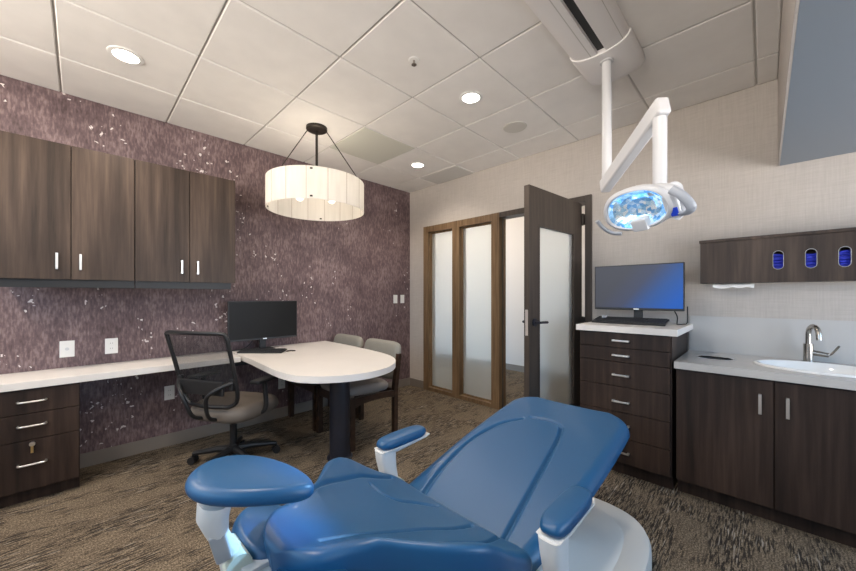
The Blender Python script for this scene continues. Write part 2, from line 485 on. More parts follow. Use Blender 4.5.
# wall behind the viewer and the near wall, each with an added window for light
bm = BM()
WY0, WY1, WZ0, WZ1 = -1.6, 2.9, 1.45, 2.62
box(bm, XB - .12, XB, YN, WY0, 0, 3.0); box(bm, XB - .12, XB, WY1, YW, 0, 3.0)
box(bm, XB - .12, XB, WY0, WY1, 0, WZ0); box(bm, XB - .12, XB, WY0, WY1, WZ1, 3.0)
struct('wall_back', bm, M['paint'])
bm = BM()
VX0, VX1, VZ0, VZ1 = .9, 3.0, .5, 2.05
box(bm, XB - .12, VX0, YN - .12, YN, 0, 3.0); box(bm, VX1, XW + .12, YN - .12, YN, 0, 3.0)
box(bm, VX0, VX1, YN - .12, YN, 0, VZ0); box(bm, VX0, VX1, YN - .12, YN, VZ1, 3.0)
struct('wall_near', bm, M['paint'])
bm = BM()
for (a, b) in ((WY0, WY0 + .05), (WY1 - .05, WY1), ((WY0 + WY1) / 2 - .03, (WY0 + WY1) / 2 + .03)): box(bm, XB - .09, XB - .02, a, b, WZ0, WZ1)
for (a, b) in ((WZ0, WZ0 + .05), (WZ1 - .05, WZ1)): box(bm, XB - .089, XB - .021, WY0, WY1, a, b)
struct('added_window_back', bm, M['alum'])  # added window, out of view, lets light in towards the ceiling
bm = BM()
for (a, b) in ((VX0, VX0 + .05), (VX1 - .05, VX1), ((VX0 + VX1) / 2 - .03, (VX0 + VX1) / 2 + .03)): box(bm, a, b, YN - .09, YN - .02, VZ0, VZ1)
for (a, b) in ((VZ0, VZ0 + .05), (VZ1 - .05, VZ1)): box(bm, VX0, VX1, YN - .089, YN - .021, a, b)
struct('added_window_near', bm, M['alum'])  # added window, out of view, opening for the blue fill light

# ceiling: lay-in tiles on a grid
ceil = sthing('ceiling', (0, 0, H))
X0g, Y0g, G = -.0945, .036, .6075
bm = BM()
xs = [XB] + [X0g + G * k for k in range(-2, 6)] + [XW]
ys = [-.07] + [Y0g + G * k for k in range(0, 6)] + [YW]
gap = .005
for i in range(len(xs) - 1):
    for j in range(len(ys) - 1):
        a, b, c, d = xs[i] + gap, xs[i + 1] - gap, ys[j] + gap, ys[j + 1] - gap
        if b - a < .02 or d - c < .02: continue
        box(bm, a, b, c, d, H, H + .02, bev=.005, seg=1)
obj('ceiling_tiles', bm, M['tile'], ceil)
bm = BM(); box(bm, XB, XW, YN, YW, H + .009, H + .03); obj('ceiling_grid', bm, M['grid'], ceil)
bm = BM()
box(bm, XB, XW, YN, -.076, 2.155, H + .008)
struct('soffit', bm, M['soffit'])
bm = BM(); box(bm, XB, XW, -.0759, -.066, 2.155, H + .008, bev=.002); struct('soffit_fascia_wall', bm, M['linen'])  # split off so the face keeps the wall colour, without the tint

# baseboards
bm = BM(); box(bm, .0, XW - .001, YW - .012, YW, 0, .105, bev=.003); struct('baseboard_left', bm, M['base'])
bm = BM(); box(bm, XW - .012, XW, 3.318, YW - .012, 0, .105, bev=.003); struct('baseboard_right', bm, M['base'])
# pale splash panel over the counter
bm = BM(); box(bm, XW - .008, XW, -1.1, .412, .86, 1.125, bev=.001); struct('trim_1', bm, M['splash'])

# the corridor seen through the screen and the door
bm = BM(); box(bm, 5.18, 5.3, 1.9, 5.6, 0, 2.9); struct('wall_corridor', bm, M['paint'])
bm = BM(); box(bm, 3.43, 5.18, -.9, -.8, 0, 2.9); struct('wall_corridor_end', bm, M['paint'])
bm = BM(); box(bm, 5.18, 5.3, -.9, 1.9, 0, 2.9); struct('wall_corridor_side', bm, M['paint'])
bm = BM(); box(bm, 3.43, 5.18, 5.5, 5.6, 0, 2.9); struct('wall_corridor_far', bm, M['paint'])
bm = BM(); box(bm, 3.3, 5.3, -.9, 5.6, 2.75, 2.85); struct('ceiling_corridor', bm, M['tile'])
bm = BM(); box(bm, 5.165, 5.18, -.8, 5.5, 0, .10); struct('baseboard_corridor', bm, M['base'])

# glazed timber screen
w1 = sthing('window_1', (3.36, 2.7, 0))
FX0, FX1 = 3.285, 3.43
bm = BM()
for (a, b) in ((3.228, 3.317), (2.690, 2.803), (2.115, 2.220)): box(bm, FX0, FX1, a, b, 0, 2.21, bev=.003)
box(bm, FX0 + .001, FX1, 2.2, 3.24, 2.125, 2.209, bev=.003)
box(bm, FX0 + .001, FX1, 2.2, 3.24, .0, .045, bev=.003)
for (a, b) in ((2.803, 3.228), (2.220, 2.690)):       # glazing stops
    box(bm, 3.335, 3.352, a, a + .018, .045, 2.125); box(bm, 3.335, 3.352, b - .018, b, .045, 2.125)
    box(bm, 3.335, 3.352, a, b, .045, .063); box(bm, 3.335, 3.352, a, b, 2.107, 2.125)
obj('window_frame', bm, M['frame'], w1)
for (a, b) in ((2.806, 3.225), (2.223, 2.687)):
    bm = BM(); box(bm, 3.353, 3.359, a, b, .05, 2.12); obj('glass_pane', bm, M['frost'], w1)

# door frame and the open door leaf
d1 = sthing('door_1', (3.36, 1.6, 0))
bm = BM()
box(bm, FX0, FX1, 1.129, 1.187, 0, 2.21, bev=.003)
box(bm, FX0 + .001, FX1, 1.187, 2.114, 2.150, 2.209, bev=.003)
box(bm, 3.345, 3.36, 1.187, 1.199, 0, 2.15); box(bm, 3.345, 3.36, 2.103, 2.115, 0, 2.15)
obj('door_frame', bm, M['doorwood'], d1)  # timber frame takes the darker door wood, putting the jamb's shade into colour
ax = Vector((3.285, 1.212, 0)); ang = math.atan2(1.300 - 1.225, 2.42 - 3.285)
DM = Matrix.Translation(ax) @ Matrix.Rotation(ang, 4, 'Z')   # leaf runs along local +x from the hinge; local +y faces the viewer
DW, DT, DH = .868, .046, 2.135
# local y: 0 .. -DT  (viewer side is +y after rotation)
bm = BM()
ST = .125
gx0, gx1, gz0, gz1 = .145, .735, .285, 1.845
box(bm, 0.004, gx0, -DT, 0, .012, DH, mtx=DM); box(bm, gx1, DW, -DT, 0, .012, DH, mtx=DM)
box(bm, gx0, gx1, -DT, 0, .012, gz0, mtx=DM); box(bm, gx0, gx1, -DT, 0, gz1, DH, mtx=DM)
leaf = obj('door_leaf', bm, M['doorwood'], d1)
bm = BM(); box(bm, gx0 - .004, gx1 + .004, -DT / 2 - .004, -DT / 2 + .004, gz0 - .004, gz1 + .004, mtx=DM); obj('glass_pane', bm, M['frost'], leaf)
bm = BM()
for (a, b, c, d) in ((gx0, gx0 + .015, gz0, gz1), (gx1 - .015, gx1, gz0, gz1), (gx0, gx1, gz0, gz0 + .015), (gx0, gx1, gz1 - .015, gz1)):
    box(bm, a, b, -DT - .002, .002, c, d, mtx=DM)
obj('glazing_stop', bm, M['doorwood'], leaf)
bm = BM()
for sgn in (1, -1):
    y0 = .0 if sgn > 0 else -DT
    T = lambda x, y, z: DM @ Vector((x, y0 + sgn * y, z))
    cyl(bm, T(.80, 0, 1.07), T(.80, .012, 1.07), .031, 28)
    cyl(bm, T(.80, .01, 1.07), T(.80, .05, 1.07), .011, 16)
    tube(bm, smooth_path([T(.805, .05, 1.07), T(.76, .052, 1.07), T(.70, .05, 1.068), T(.685, .046, 1.067)], 4), .010, 12)
obj('door_handle', bm, M['bmetal'], d1)
bm = BM(); box(bm, DW - .001, DW + .002, -DT * .75, -DT * .25, .97, 1.17, mtx=DM); obj('latch_plate', bm, M['nickel'], d1)
for z in (.25, 1.03, 1.985):
    bm = BM(); cyl(bm, (3.275, 1.205, z - .055), (3.275, 1.205, z + .055), .010, 14)
    box(bm, 3.268, 3.30, 1.190, 1.222, z - .05, z + .05)
    obj('hinge', bm, M['bronze'], d1)

# ================================================================== ceiling fittings
def ring_prof(r0, r1, h): return [(r0, 0), (r0, -h), (r1, -h), (r1, 0)]
def downlight(x, y, label):
    t = thing('recessed_ceiling_light', label, 'ceiling light', (x, y, H), group='recessed ceiling lights')
    bm = BM(); lathe(bm, [(.062, 0.001), (.063, -.006), (.084, -.004), (.088, 0.001)], (x, y, H), 36); obj('trim_ring', bm, M['plate'], t)
    bm = BM(); lathe(bm, [(0, -.003), (.062, -.003), (.062, 0), (0, 0)], (x, y, H), 36); obj('lens', bm, M['glow'], t)
    l = bpy.data.lights.new('downward_light', 'SPOT'); l.energy = DL_E; l.color = DL_C; l.shadow_soft_size = .07
    l.spot_size = math.radians(150); l.spot_blend = .9
    lo = bpy.data.objects.new('downward_light', l); COL.objects.link(lo); lo.location = (0, 0, -.03); lo.parent = t
DL_E, DL_C = 40., (1, .885, .77)
downlight(.197, 2.775, 'round recessed ceiling light over the walnut wall cabinets')
downlight(2.025, 1.545, 'round recessed ceiling light beside the dome shaped sprinkler and the speaker disc')
downlight(2.655, 2.772, 'round recessed ceiling light by the glazed screen corner')
for (x, y) in ((.20, .33), (-1.02, 1.545), (2.0, -.0)):
    pass

# added lights above and behind the viewer, out of view and without fittings
def area(name, loc, size, e, col, rot=(0, 0, 0), sy=None, spread=None):
    l = bpy.data.lights.new(name, 'AREA'); l.energy = e; l.color = col; l.size = size
    if sy: l.shape = 'RECTANGLE'; l.size_y = sy
    if spread: l.spread = spread
    o = bpy.data.objects.new(name, l); COL.objects.link(o); o.location = loc; o.rotation_euler = rot
    return o
for i, (x, y) in enumerate(((.20, .33), (-1.02, 1.545), (-1.02, 2.775))):
    area('downward_light', (x, y, H - .012), .14, 19., DL_C)  # added light, no fitting

# ceiling speaker, sprinkler, access panel, air slot
bm = BM(); lathe(bm, [(0, -.006), (.085, -.006), (.098, -.004), (.102, 0.001), (0, .001)], (2.65, 1.545, H), 44)
tag(obj('ceiling_speaker', bm, M['grille']), 'grey round speaker grille set flush in the ceiling tile', 'speaker')
t = thing('ceiling_sprinkler', 'small white fire sprinkler hanging from a ceiling tile', 'sprinkler', (1.454, 1.55, H))
bm = BM(); lathe(bm, [(0, -.004), (.03, -.004), (.036, 0.001), (0, .001)], (1.454, 1.55, H), 28); obj('escutcheon', bm, M['plate'], t)
bm = BM(); cyl(bm, (1.454, 1.55, H), (1.454, 1.55, H - .03), .007, 12); cyl(bm, (1.454, 1.55, H - .028), (1.454, 1.55, H - .031), .016, 16); obj('deflector', bm, M['fnickel'], t)
bm = BM(); box(bm, 1.735, 2.330, 2.475, 3.066, H - .004, H + .012, bev=.003)
tag(obj('ceiling_access_panel', bm, M['panel']), 'faintly green square panel in the ceiling grid by the pendant', 'ceiling panel')
bm = BM()
box(bm, 2.97, 3.30, 2.475, 3.06, H - .002, H + .01)
for k in range(12): box(bm, 2.985 + k * .026, 2.993 + k * .026, 2.49, 3.045, H - .006, H - .001)
tag(obj('air_vent', bm, M['vent']), 'grey slotted air vent in the ceiling over the glazed screen', 'vent')

# pendant drum lamp
PX_, PY_ = 1.447, 2.782
pend = thing('pendant_lamp', 'white pleated drum pendant lamp hanging over the desk', 'lamp', (PX_, PY_, H))
bm = BM(); lathe(bm, [(0, -.03), (.075, -.03), (.088, -.022), (.088, 0), (0, 0)], (PX_, PY_, H), 40); obj('canopy', bm, M['bronze'], pend)
bm = BM(); cyl(bm, (PX_, PY_, H - .02), (PX_, PY_, 2.16), .011, 14); obj('stem', bm, M['bronze'], pend)
SR, SZ0, SZ1 = .405, 2.015, 2.264
bm = BM(); n = 96
def drum_r(k): return SR + .0025 * math.cos(2 * PI * k / 6)
NP = 16
prof = []
rings = []
for (rr, z) in ((SR, SZ0), (SR, SZ1), (SR - .006, SZ1), (SR - .006, SZ0)):
    rings.append([bm.verts.new((PX_ + rr * math.cos(2 * PI * k / n), PY_ + rr * math.sin(2 * PI * k / n), z)) for k in range(n)])
for a, b in ((0, 1), (1, 2), (2, 3), (3, 0)):
    for k in range(n): bm.faces.new((rings[a][k], rings[a][(k + 1) % n], rings[b][(k + 1) % n], rings[b][k]))
shade = obj('lamp_shade', bm, M['shade'], pend)
seam_m = plain('shade_seam_tape', (.55, .50, .44), .7)
for k in range(NP):
    bm = BM()
    a = 2 * PI * (k + .3) / NP
    mt = Matrix.Translation((PX_ + (SR - .003) * math.cos(a), PY_ + (SR - .003) * math.sin(a), 0)) @ Matrix.Rotation(a, 4, 'Z')
    box(bm, -.005, .005, -.002, .002, SZ0 + .001, SZ1 - .001, mtx=mt)
    obj('shade_seam', bm, seam_m, shade)
for k in range(4):
    a = math.radians(-45 + 12 + 90 * k)
    for z in (SZ0 + .02, SZ1 - .02):
        bm = BM()
        c = Vector((PX_ + SR * math.cos(a), PY_ + SR * math.sin(a), z))
        box(bm, -.012, .006, -.010, .010, -.006, .006, bev=.002, mtx=Matrix.Translation(c) @ Matrix.Rotation(a, 4, 'Z'))
        obj('shade_clip', bm, M['bronze'], pend)
for k in range(2):
    bm = BM()
    a = math.radians(-45.5 + 180 * k + (6 if k else -8)); v = Vector((math.cos(a), math.sin(a), 0))
    c = Vector((PX_, PY_, 0))
    cyl(bm, c + v * .075 + Vector((0, 0, H - .02)), c + v * (SR - .008) + Vector((0, 0, SZ1 - .02)), .004, 8)
    obj('suspension_wire', bm, M['bronze'], pend)
bm = BM()
for k in range(4):
    a = math.radians(20 + 90 * k); v = Vector((math.cos(a), math.sin(a), 0)); c = Vector((PX_, PY_, 2.16))
    cyl(bm, c, c + v * .12, .006, 8); cyl(bm, c + v * .12, c + v * .16, .016, 12)
cyl(bm, (PX_, PY_, 2.14), (PX_, PY_, 2.19), .03, 20)
obj('lamp_holder', bm, M['bronze'], pend)
for k in range(4):
    a = math.radians(20 + 90 * k); v = Vector((math.cos(a), math.sin(a), 0)); c = Vector((PX_, PY_, 2.16)) + v * .195
    bm = BM(); bmesh.ops.create_uvsphere(bm, u_segments=20, v_segments=12, radius=.034, matrix=Matrix.Translation(c)); obj('bulb', bm, M['bulb'], pend)
l = bpy.data.lights.new('pendant_glow', 'POINT'); l.energy = 5.6; l.color = (1, .87, .71); l.shadow_soft_size = .10
lo = bpy.data.objects.new('pendant_glow', l); COL.objects.link(lo); lo.location = (0, 0, 2.235 - H); lo.parent = pend

# ================================================================== wall cabinets
def bar_pull(bm, c, axis, out, length, w=.012, stand=.028, th=.008):
    """flat bar pull; c centre on the front, axis = long direction, out = outward"""
    c = Vector(c); axis = Vector(axis); out = Vector(out); s = axis.cross(out)
    R = Matrix((axis, s, out)).transposed().to_4x4()
    mt = Matrix.Translation(c) @ R
    box(bm, -length / 2, length / 2, -w / 2, w / 2, stand - th, stand, bev=.0015, mtx=mt)
    for e in (-1, 1): box(bm, e * length / 2 - .007 - e * .007, e * length / 2 + .007 - e * .007, -w / 2 + .001, w / 2 - .001, 0, stand - th / 2, mtx=mt)

CZ0, CZ1, CYF = 1.405, 2.278, 3.284
def wall_cabinet(x0, x1, xm, label, handles):
    t = thing('wall_cabinet', label, 'cabinet', ((x0 + x1) / 2, YW, CZ0), group='walnut wall cabinets')
    bm = BM()
    yb, yf = YW - .001, CYF + .021
    box(bm, x0, x0 + .018, yf, yb, CZ0, CZ1); box(bm, x1 - .018, x1, yf, yb, CZ0, CZ1)
    box(bm, x0 + .018, x1 - .018, yf, yb, CZ1 - .018, CZ1); box(bm, x0 + .018, x1 - .018, yf, yb, CZ0, CZ0 + .018)
    box(bm, x0 + .018, x1 - .018, yb - .012, yb, CZ0 + .018, CZ1 - .018)
    obj('carcass', bm, M['shadewood'], t)
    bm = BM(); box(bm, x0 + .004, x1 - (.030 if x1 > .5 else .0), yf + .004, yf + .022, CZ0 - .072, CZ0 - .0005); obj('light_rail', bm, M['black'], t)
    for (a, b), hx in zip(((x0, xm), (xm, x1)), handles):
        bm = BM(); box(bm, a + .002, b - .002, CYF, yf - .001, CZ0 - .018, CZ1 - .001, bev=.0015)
        d = obj('door', bm, M['litwood'], t)
        bm = BM(); bar_pull(bm, (hx, CYF, 1.505), (0, 0, 1), (0, -1, 0), .105); obj('handle', bm, M['nickel'], d)
    return t
wall_cabinet(-.375, .281, -.041, 'two door walnut wall cabinet above the drawer pedestal', (-.105, .003))
wall_cabinet(.283, .950, .617, 'two door walnut wall cabinet nearer the pendant lamp', (.563, .669))

# ================================================================== worktop, drawer pedestal, desk
WT = .757
bm = BM(); box(bm, -.75, .965, 3.190, YW - .001, WT - .045, WT, bev=.003)
tag(obj('worktop', bm, M['white']), 'long shallow white worktop along the purple wall', 'worktop')
t = thing('drawer_pedestal', 'dark walnut pedestal with two drawers and a locking file drawer under the worktop', 'cabinet', (-.2, 3.4, 0))
bm = BM(); box(bm, -.445, 0, 3.232, YW - .014, .088, WT - .046); box(bm, -.445, -.002, 3.275, YW - .014, 0, .088); obj('carcass', bm, M['shadewood'], t)
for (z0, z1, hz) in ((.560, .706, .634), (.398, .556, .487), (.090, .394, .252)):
    bm = BM(); box(bm, -.443, -.004, 3.211, 3.2315, z0, z1, bev=.0015); d = obj('drawer', bm, M['shadewood'], t)
    bm = BM()
    y = 3.211
    tube(bm, smooth_path([(-.262, y, hz), (-.258, y - .026, hz), (-.205, y - .03, hz), (-.152, y - .026, hz), (-.148, y, hz)], 5), .0055, 10)
    obj('handle', bm, M['nickel'], d)
    if z0 < .1:
        bm = BM(); cyl(bm, (-.205, y, .369), (-.205, y - .012, .369), .013, 20); box(bm, -.207, -.203, y - .020, y - .010, .358, .380); k = obj('lock', bm, M['nickel'], d)
        bm = BM(); box(bm, -.211, -.199, y - .019, y - .016, .318, .360, bev=.001); obj('key', bm, M['brass'], d)

desk = thing('desk', 'white peninsula desk with rounded end on a black column', 'desk', (1.45, 2.45, 0))
pts = [(.985, 3.610), (.985, 3.0), (.965, 2.60), (.962, 2.38), (.985, 2.20), (1.04, 2.10), (1.12, 2.02), (1.25, 1.95), (1.40, 1.925), (1.56, 1.955), (1.68, 2.02), (1.785, 2.12), (1.87, 2.26), (1.925, 2.45), (1.955, 2.7), (1.975, 3.0), (1.985, 3.3), (1.985, 3.610)]
core = [pts[0]] + [tuple(p[:2]) for p in smooth_path([(a, b, 0) for a, b in pts[1:-1]], 5)] + [pts[-1]]
bm = BM(); prism(bm, core, WT - .045, WT, bev=.004); obj('desk_top', bm, M['white'], desk, smooth=40)
bm = BM(); cyl(bm, (1.445, 2.40, .02), (1.445, 2.40, WT - .0455), .079, 40); obj('column', bm, M['bmetal'], desk)
bm = BM(); lathe(bm, [(0, 0), (.10, 0), (.10, .008), (.095, .016), (.082, .022), (0, .022)], (1.445, 2.40, 0), 48); obj('column_foot', bm, M['bmetal'], desk)
bm = BM(); lathe(bm, [(.024, WT), (.024, WT + .004), (.040, WT + .004), (.044, WT)], (1.39, 3.175, 0), 32); g = obj('grommet', bm, M['fnickel'], desk)
bm = BM(); lathe(bm, [(0, WT + .001), (.025, WT + .001), (.025, WT + .0004), (0, WT + .0004)], (1.39, 3.175, 0), 32); obj('grommet_hole', bm, M['slot'], desk)
bm = BM(); box(bm, 1.0, 1.95, 3.52, 3.60, .62, WT - .0455); obj('wall_rail', bm, M['bmetal'], desk)

# ------------------------------------------------------------------ monitors and keyboards
def monitor(name_label, c, yaw, w, h, zb, zstand, scr, tilt=0., foot=.20):
    """c = (x, y) of the stand; yaw = facing direction; zb = bottom edge of the panel"""
    t = thing('monitor', name_label, 'monitor', (c[0], c[1], zstand), yaw + PI / 2, local=True)   # local -y faces out
    dz = zb - zstand
    Tm = Matrix.Translation((0, -.05, dz + h / 2)) @ Matrix.Rotation(tilt, 4, 'X')
    bm = BM(); box(bm, -w / 2, w / 2, -.008, .018, -h / 2, h / 2, bev=.004, mtx=Tm)
    box(bm, -w * .32, w * .32, .017, .04, -h * .34, h * .34, bev=.012, mtx=Tm); hous = obj('housing', bm, M['black'], t)
    bm = BM(); box(bm, -w / 2 + .008, w / 2 - .008, -.0092, -.0078, -h / 2 + .018, h / 2 - .008, mtx=Tm); obj('screen', bm, scr, t)
    bm = BM(); box(bm, -.018, .018, -.0090, -.0078, -h / 2 + .005, -h / 2 + .013, mtx=Tm); obj('logo', bm, M['nickel'], hous)
    bm = BM(); box(bm, -.03, .03, .0, .022, .008, dz + h * .6, bev=.004); obj('stand', bm, M['black'], t)
    bm = BM(); box(bm, -foot / 2, foot / 2, -.075, .065, .0005, .009, bev=.003); obj('stand_base', bm, M['black'], t)
    return t
def keyboard(label, c, yaw, L, D, z, slope=.06):
    t = thing('keyboard', label, 'keyboard', (c[0], c[1], z), yaw + PI / 2, local=True)
    T0 = Matrix.Rotation(slope, 4, 'X') @ Matrix.Translation((0, D / 2, 0))
    T0 = Matrix.Translation((0, -D / 2, .001)) @ Matrix.Rotation(slope, 4, 'X') @ Matrix.Translation((0, D / 2, 0))
    bm = BM(); box(bm, -L / 2, L / 2, -D / 2, D / 2, 0, .014, bev=.003, mtx=T0); obj('keyboard_body', bm, M['black'], t)
    bm = BM(); rows, cols = 6, 21
    kw, kd = (L - .02) / cols, (D - .02) / rows
    for r_ in range(rows):
        for c_ in range(cols):
            if c_ in (15, 17 + 0) and r_ in (2, 3) and c_ == 15: continue
            x = -L / 2 + .01 + c_ * kw; y = -D / 2 + .01 + r_ * kd
            if r_ == 0 and 4 <= c_ < 9: continue
            box(bm, x + .0015, x + kw - .0015, y + .0015, y + kd - .0015, .0135, .020, mtx=T0)
    x = -L / 2 + .01 + 4 * kw; box(bm, x + .0015, x + 5 * kw - .0015, -D / 2 + .0115, -D / 2 + .01 + kd - .0015, .0135, .020, mtx=T0)
    o = obj('keycaps', bm, M['key'], t); o['kind'] = 'stuff'
    return t
monitor('dark monitor standing on the white desk against the purple wall', (1.255, 3.50), -PI / 2 + math.radians(-1), .635, .372, .855, WT, M['screen'], foot=.18)
keyboard('black keyboard on the white desk before the dark monitor', (1.178, 3.292), -PI * .75, .40, .135, WT + .0005)
bm = BM()
tube(bm, smooth_path([(1.0, 3.56, WT + .004), (1.08, 3.5, WT + .02), (1.15, 3.53, WT + .06), (1.2, 3.5, WT + .15)], 6), .004, 8)
tag(obj('monitor_cable', bm, M['black']), 'black cable looping behind the dark desk monitor', 'cable')

# ================================================================== task chair
tc = thing('task_chair', 'black mesh back task chair with taupe seat at the desk', 'office chair', (.822, 2.890, 0), ah0 + math.radians(-15), local=True)   # local +x = forward
bm = BM()
for k in range(5):
    a = math.radians(180 + 18 + 72 * k - 20)
    v = Vector((math.cos(a), math.sin(a), 0))
    tube(bm, [Vector((0, 0, .115)), v * .12 + Vector((0, 0, .11)), v * .30 + Vector((0, 0, .078))], .02, 10, True, [.028, .024, .016])
cyl(bm, (0, 0, .07), (0, 0, .15), .035, 20)
obj('base', bm, M['black'], tc)
for k in range(5):
    a = math.radians(180 + 18 + 72 * k - 20)
    v = Vector((math.cos(a), math.sin(a), 0)); s = Vector((-v.y, v.x, 0)); c = v * .305
    bm = BM()
    for e in (-1, 1): cyl(bm, c + s * e * .010 + Vector((0, 0, .028)), c + s * e * .028 + Vector((0, 0, .028)), .028, 22)
    cyl(bm, c + Vector((0, 0, .03)), c + Vector((0, 0, .085)), .008, 10)
    bm2 = bm
    obj('caster', bm, M['black'], tc)
bm = BM(); cyl(bm, (0, 0, .14), (0, 0, .30), .025, 20); cyl(bm, (0, 0, .29), (0, 0, .39), .018, 16); obj('gas_column', bm, M['black'], tc)
bm = BM(); box(bm, -.14, .10, -.07, .07, .375, .425, bev=.01); cyl(bm, (-.04, -.09, .39), (-.04, -.17, .385), .008, 10); obj('tilt_mechanism', bm, M['black'], tc)
# seat cushion
def pad(bm, L, W, T, c, nx=22, ny=22, n=3.2, crown=.02, rotm=None, egg=0., drop=0.):
    """rounded cushion: superellipse plan, crowned top"""
    rings = []
    steps = [(0.0, 1.0), (.35, 1.0), (.6, .97), (.8, .90), (.92, .80), (.98, .62), (1.0, .45)]
    seg = 56
    def rim(k, sc):
        a = 2 * PI * k / seg
        ca, sa = math.cos(a), math.sin(a)
        x = math.copysign(abs(ca) ** (2 / n), ca) * L / 2 * sc; y = math.copysign(abs(sa) ** (2 / n), sa) * W / 2 * sc
        y *= 1 - egg * (x / (L / 2))
        return x, y
    def tz(x, y): return -drop * max(0, x / (L / 2)) ** 3 - crown * ((2 * x / L) ** 2 + (2 * y / W) ** 2) * .5
    def add(sc, z):
        r = []
        for k in range(seg):
            x, y = rim(k, sc); r.append(bm.verts.new((x, y, z + tz(x, y))))
        rings.append(r)
    e = T / 2
    c0 = bm.verts.new((0, 0, T / 2 + tz(0, 0)))
    for sc in (.15, .3, .45, .6, .75, .86): add(sc, e)
    inner = 1 - min(.16, e / min(L, W) * 2 * .9)
    for q in range(1, 12):
        a = PI * q / 12
        add(inner + (1 - inner) * math.sin(a), e * math.cos(a))
    for sc in (.8, .5, .25): add(sc, -e)
    c1 = bm.verts.new((0, 0, -e + tz(0, 0)))
    for k in range(seg): bm.faces.new((c0, rings[0][k], rings[0][(k + 1) % seg])); bm.faces.new((c1, rings[-1][(k + 1) % seg], rings[-1][k]))
    for a, b in zip(rings, rings[1:]):
        for k in range(seg): bm.faces.new((a[k], b[k], b[(k + 1) % seg], a[(k + 1) % seg]))
    allv = [c0, c1] + [v for r in rings for v in r]
    mt = Matrix.Translation(c) @ (rotm if rotm is not None else Matrix.Identity(4))
    bmesh.ops.transform(bm, matrix=mt, verts=allv)
bm = BM(); pad(bm, .50, .53, .11, (.03, 0, .440), n=3.4, crown=.015, drop=.025); obj('seat', bm, M['taupe'], tc, smooth=60)
# mesh back: frame leaning back a little and bowed
def backpt(u, v):
    """u -1..1 across, v 0..1 up"""
    z = .51 + v * .52
    hw = lerp(.240, .256, v) if v > .15 else lerp(.210, .242, v / .15)
    x = -.195 - .125 * max(v, 0) ** 1.2 - .035 * (1 - u * u) * (1 - .3 * v) + .03 * math.sin(v * PI)*0
    return Vector((x, u * hw, z))
loop = []
K = 14
for i in range(K): loop.append(backpt(-1, .06 + .92 * i / K))
loop.append(backpt(-.96, .99))
for i in range(1, K): loop.append(backpt(-.95 + 1.9 * i / K, 1.0))
loop.append(backpt(.96, .99))
for i in range(K): loop.append(backpt(1, .98 - .92 * i / K))
loop.append(backpt(.93, .02))
for i in range(1, K): loop.append(backpt(.9 - 1.8 * i / K, -.01))
loop.append(backpt(-.93, .02)); loop.append(loop[0])
bm = BM(); tube(bm, loop, .014, 10, False); obj('back_frame', bm, M['black'], tc, smooth=60)
bm = BM(); nu, nv = 20, 24
gr = [[bm.verts.new(backpt(-1 + 2 * i / nu, j / nv)) for i in range(nu + 1)] for j in range(nv + 1)]
for j in range(nv):
    for i in range(nu): bm.faces.new((gr[j][i], gr[j][i + 1], gr[j + 1][i + 1], gr[j + 1][i]))
mb = obj('back_mesh', bm, M['mesh'], tc)
bm = BM()
box(bm, -.285, -.262, -.19, .19, .60, .70, bev=.01); obj('lumbar_support', bm, M['black'], tc)
for s in (-1, 1):
    bm = BM()
    p = [backpt(s * .96, .34) + Vector((-.01, 0, 0)), Vector((-.285, s * .185, .665)), Vector((-.325, s * .115, .615)), Vector((-.315, s * .085, .54)), Vector((-.27, s * .07, .44)), Vector((-.15, s * .055, .40)), Vector((-.08, s * .05, .40))]
    tube(bm, smooth_path(p, 6), .013, 10)
    box(bm, -.255, -.225, s * .225 - .016, s * .225 + .016, .635, .715, bev=.008)
    obj('back_support', bm, M['black'], tc)
for s in (-1, 1):
    bm = BM()
    tube(bm, smooth_path([(-.02, s * .12, .405), (.0, s * .25, .415), (.01, s * .285, .46), (.0, s * .285, .60), (-.005, s * .285, .645)], 6), .017, 10)
    arm = obj('armrest', bm, M['black'], tc)
    bm = BM(); box(bm, -.11, .13, s * .285 - .042, s * .285 + .042, .645, .672, bev=.011); obj('arm_pad', bm, M['black'], arm)

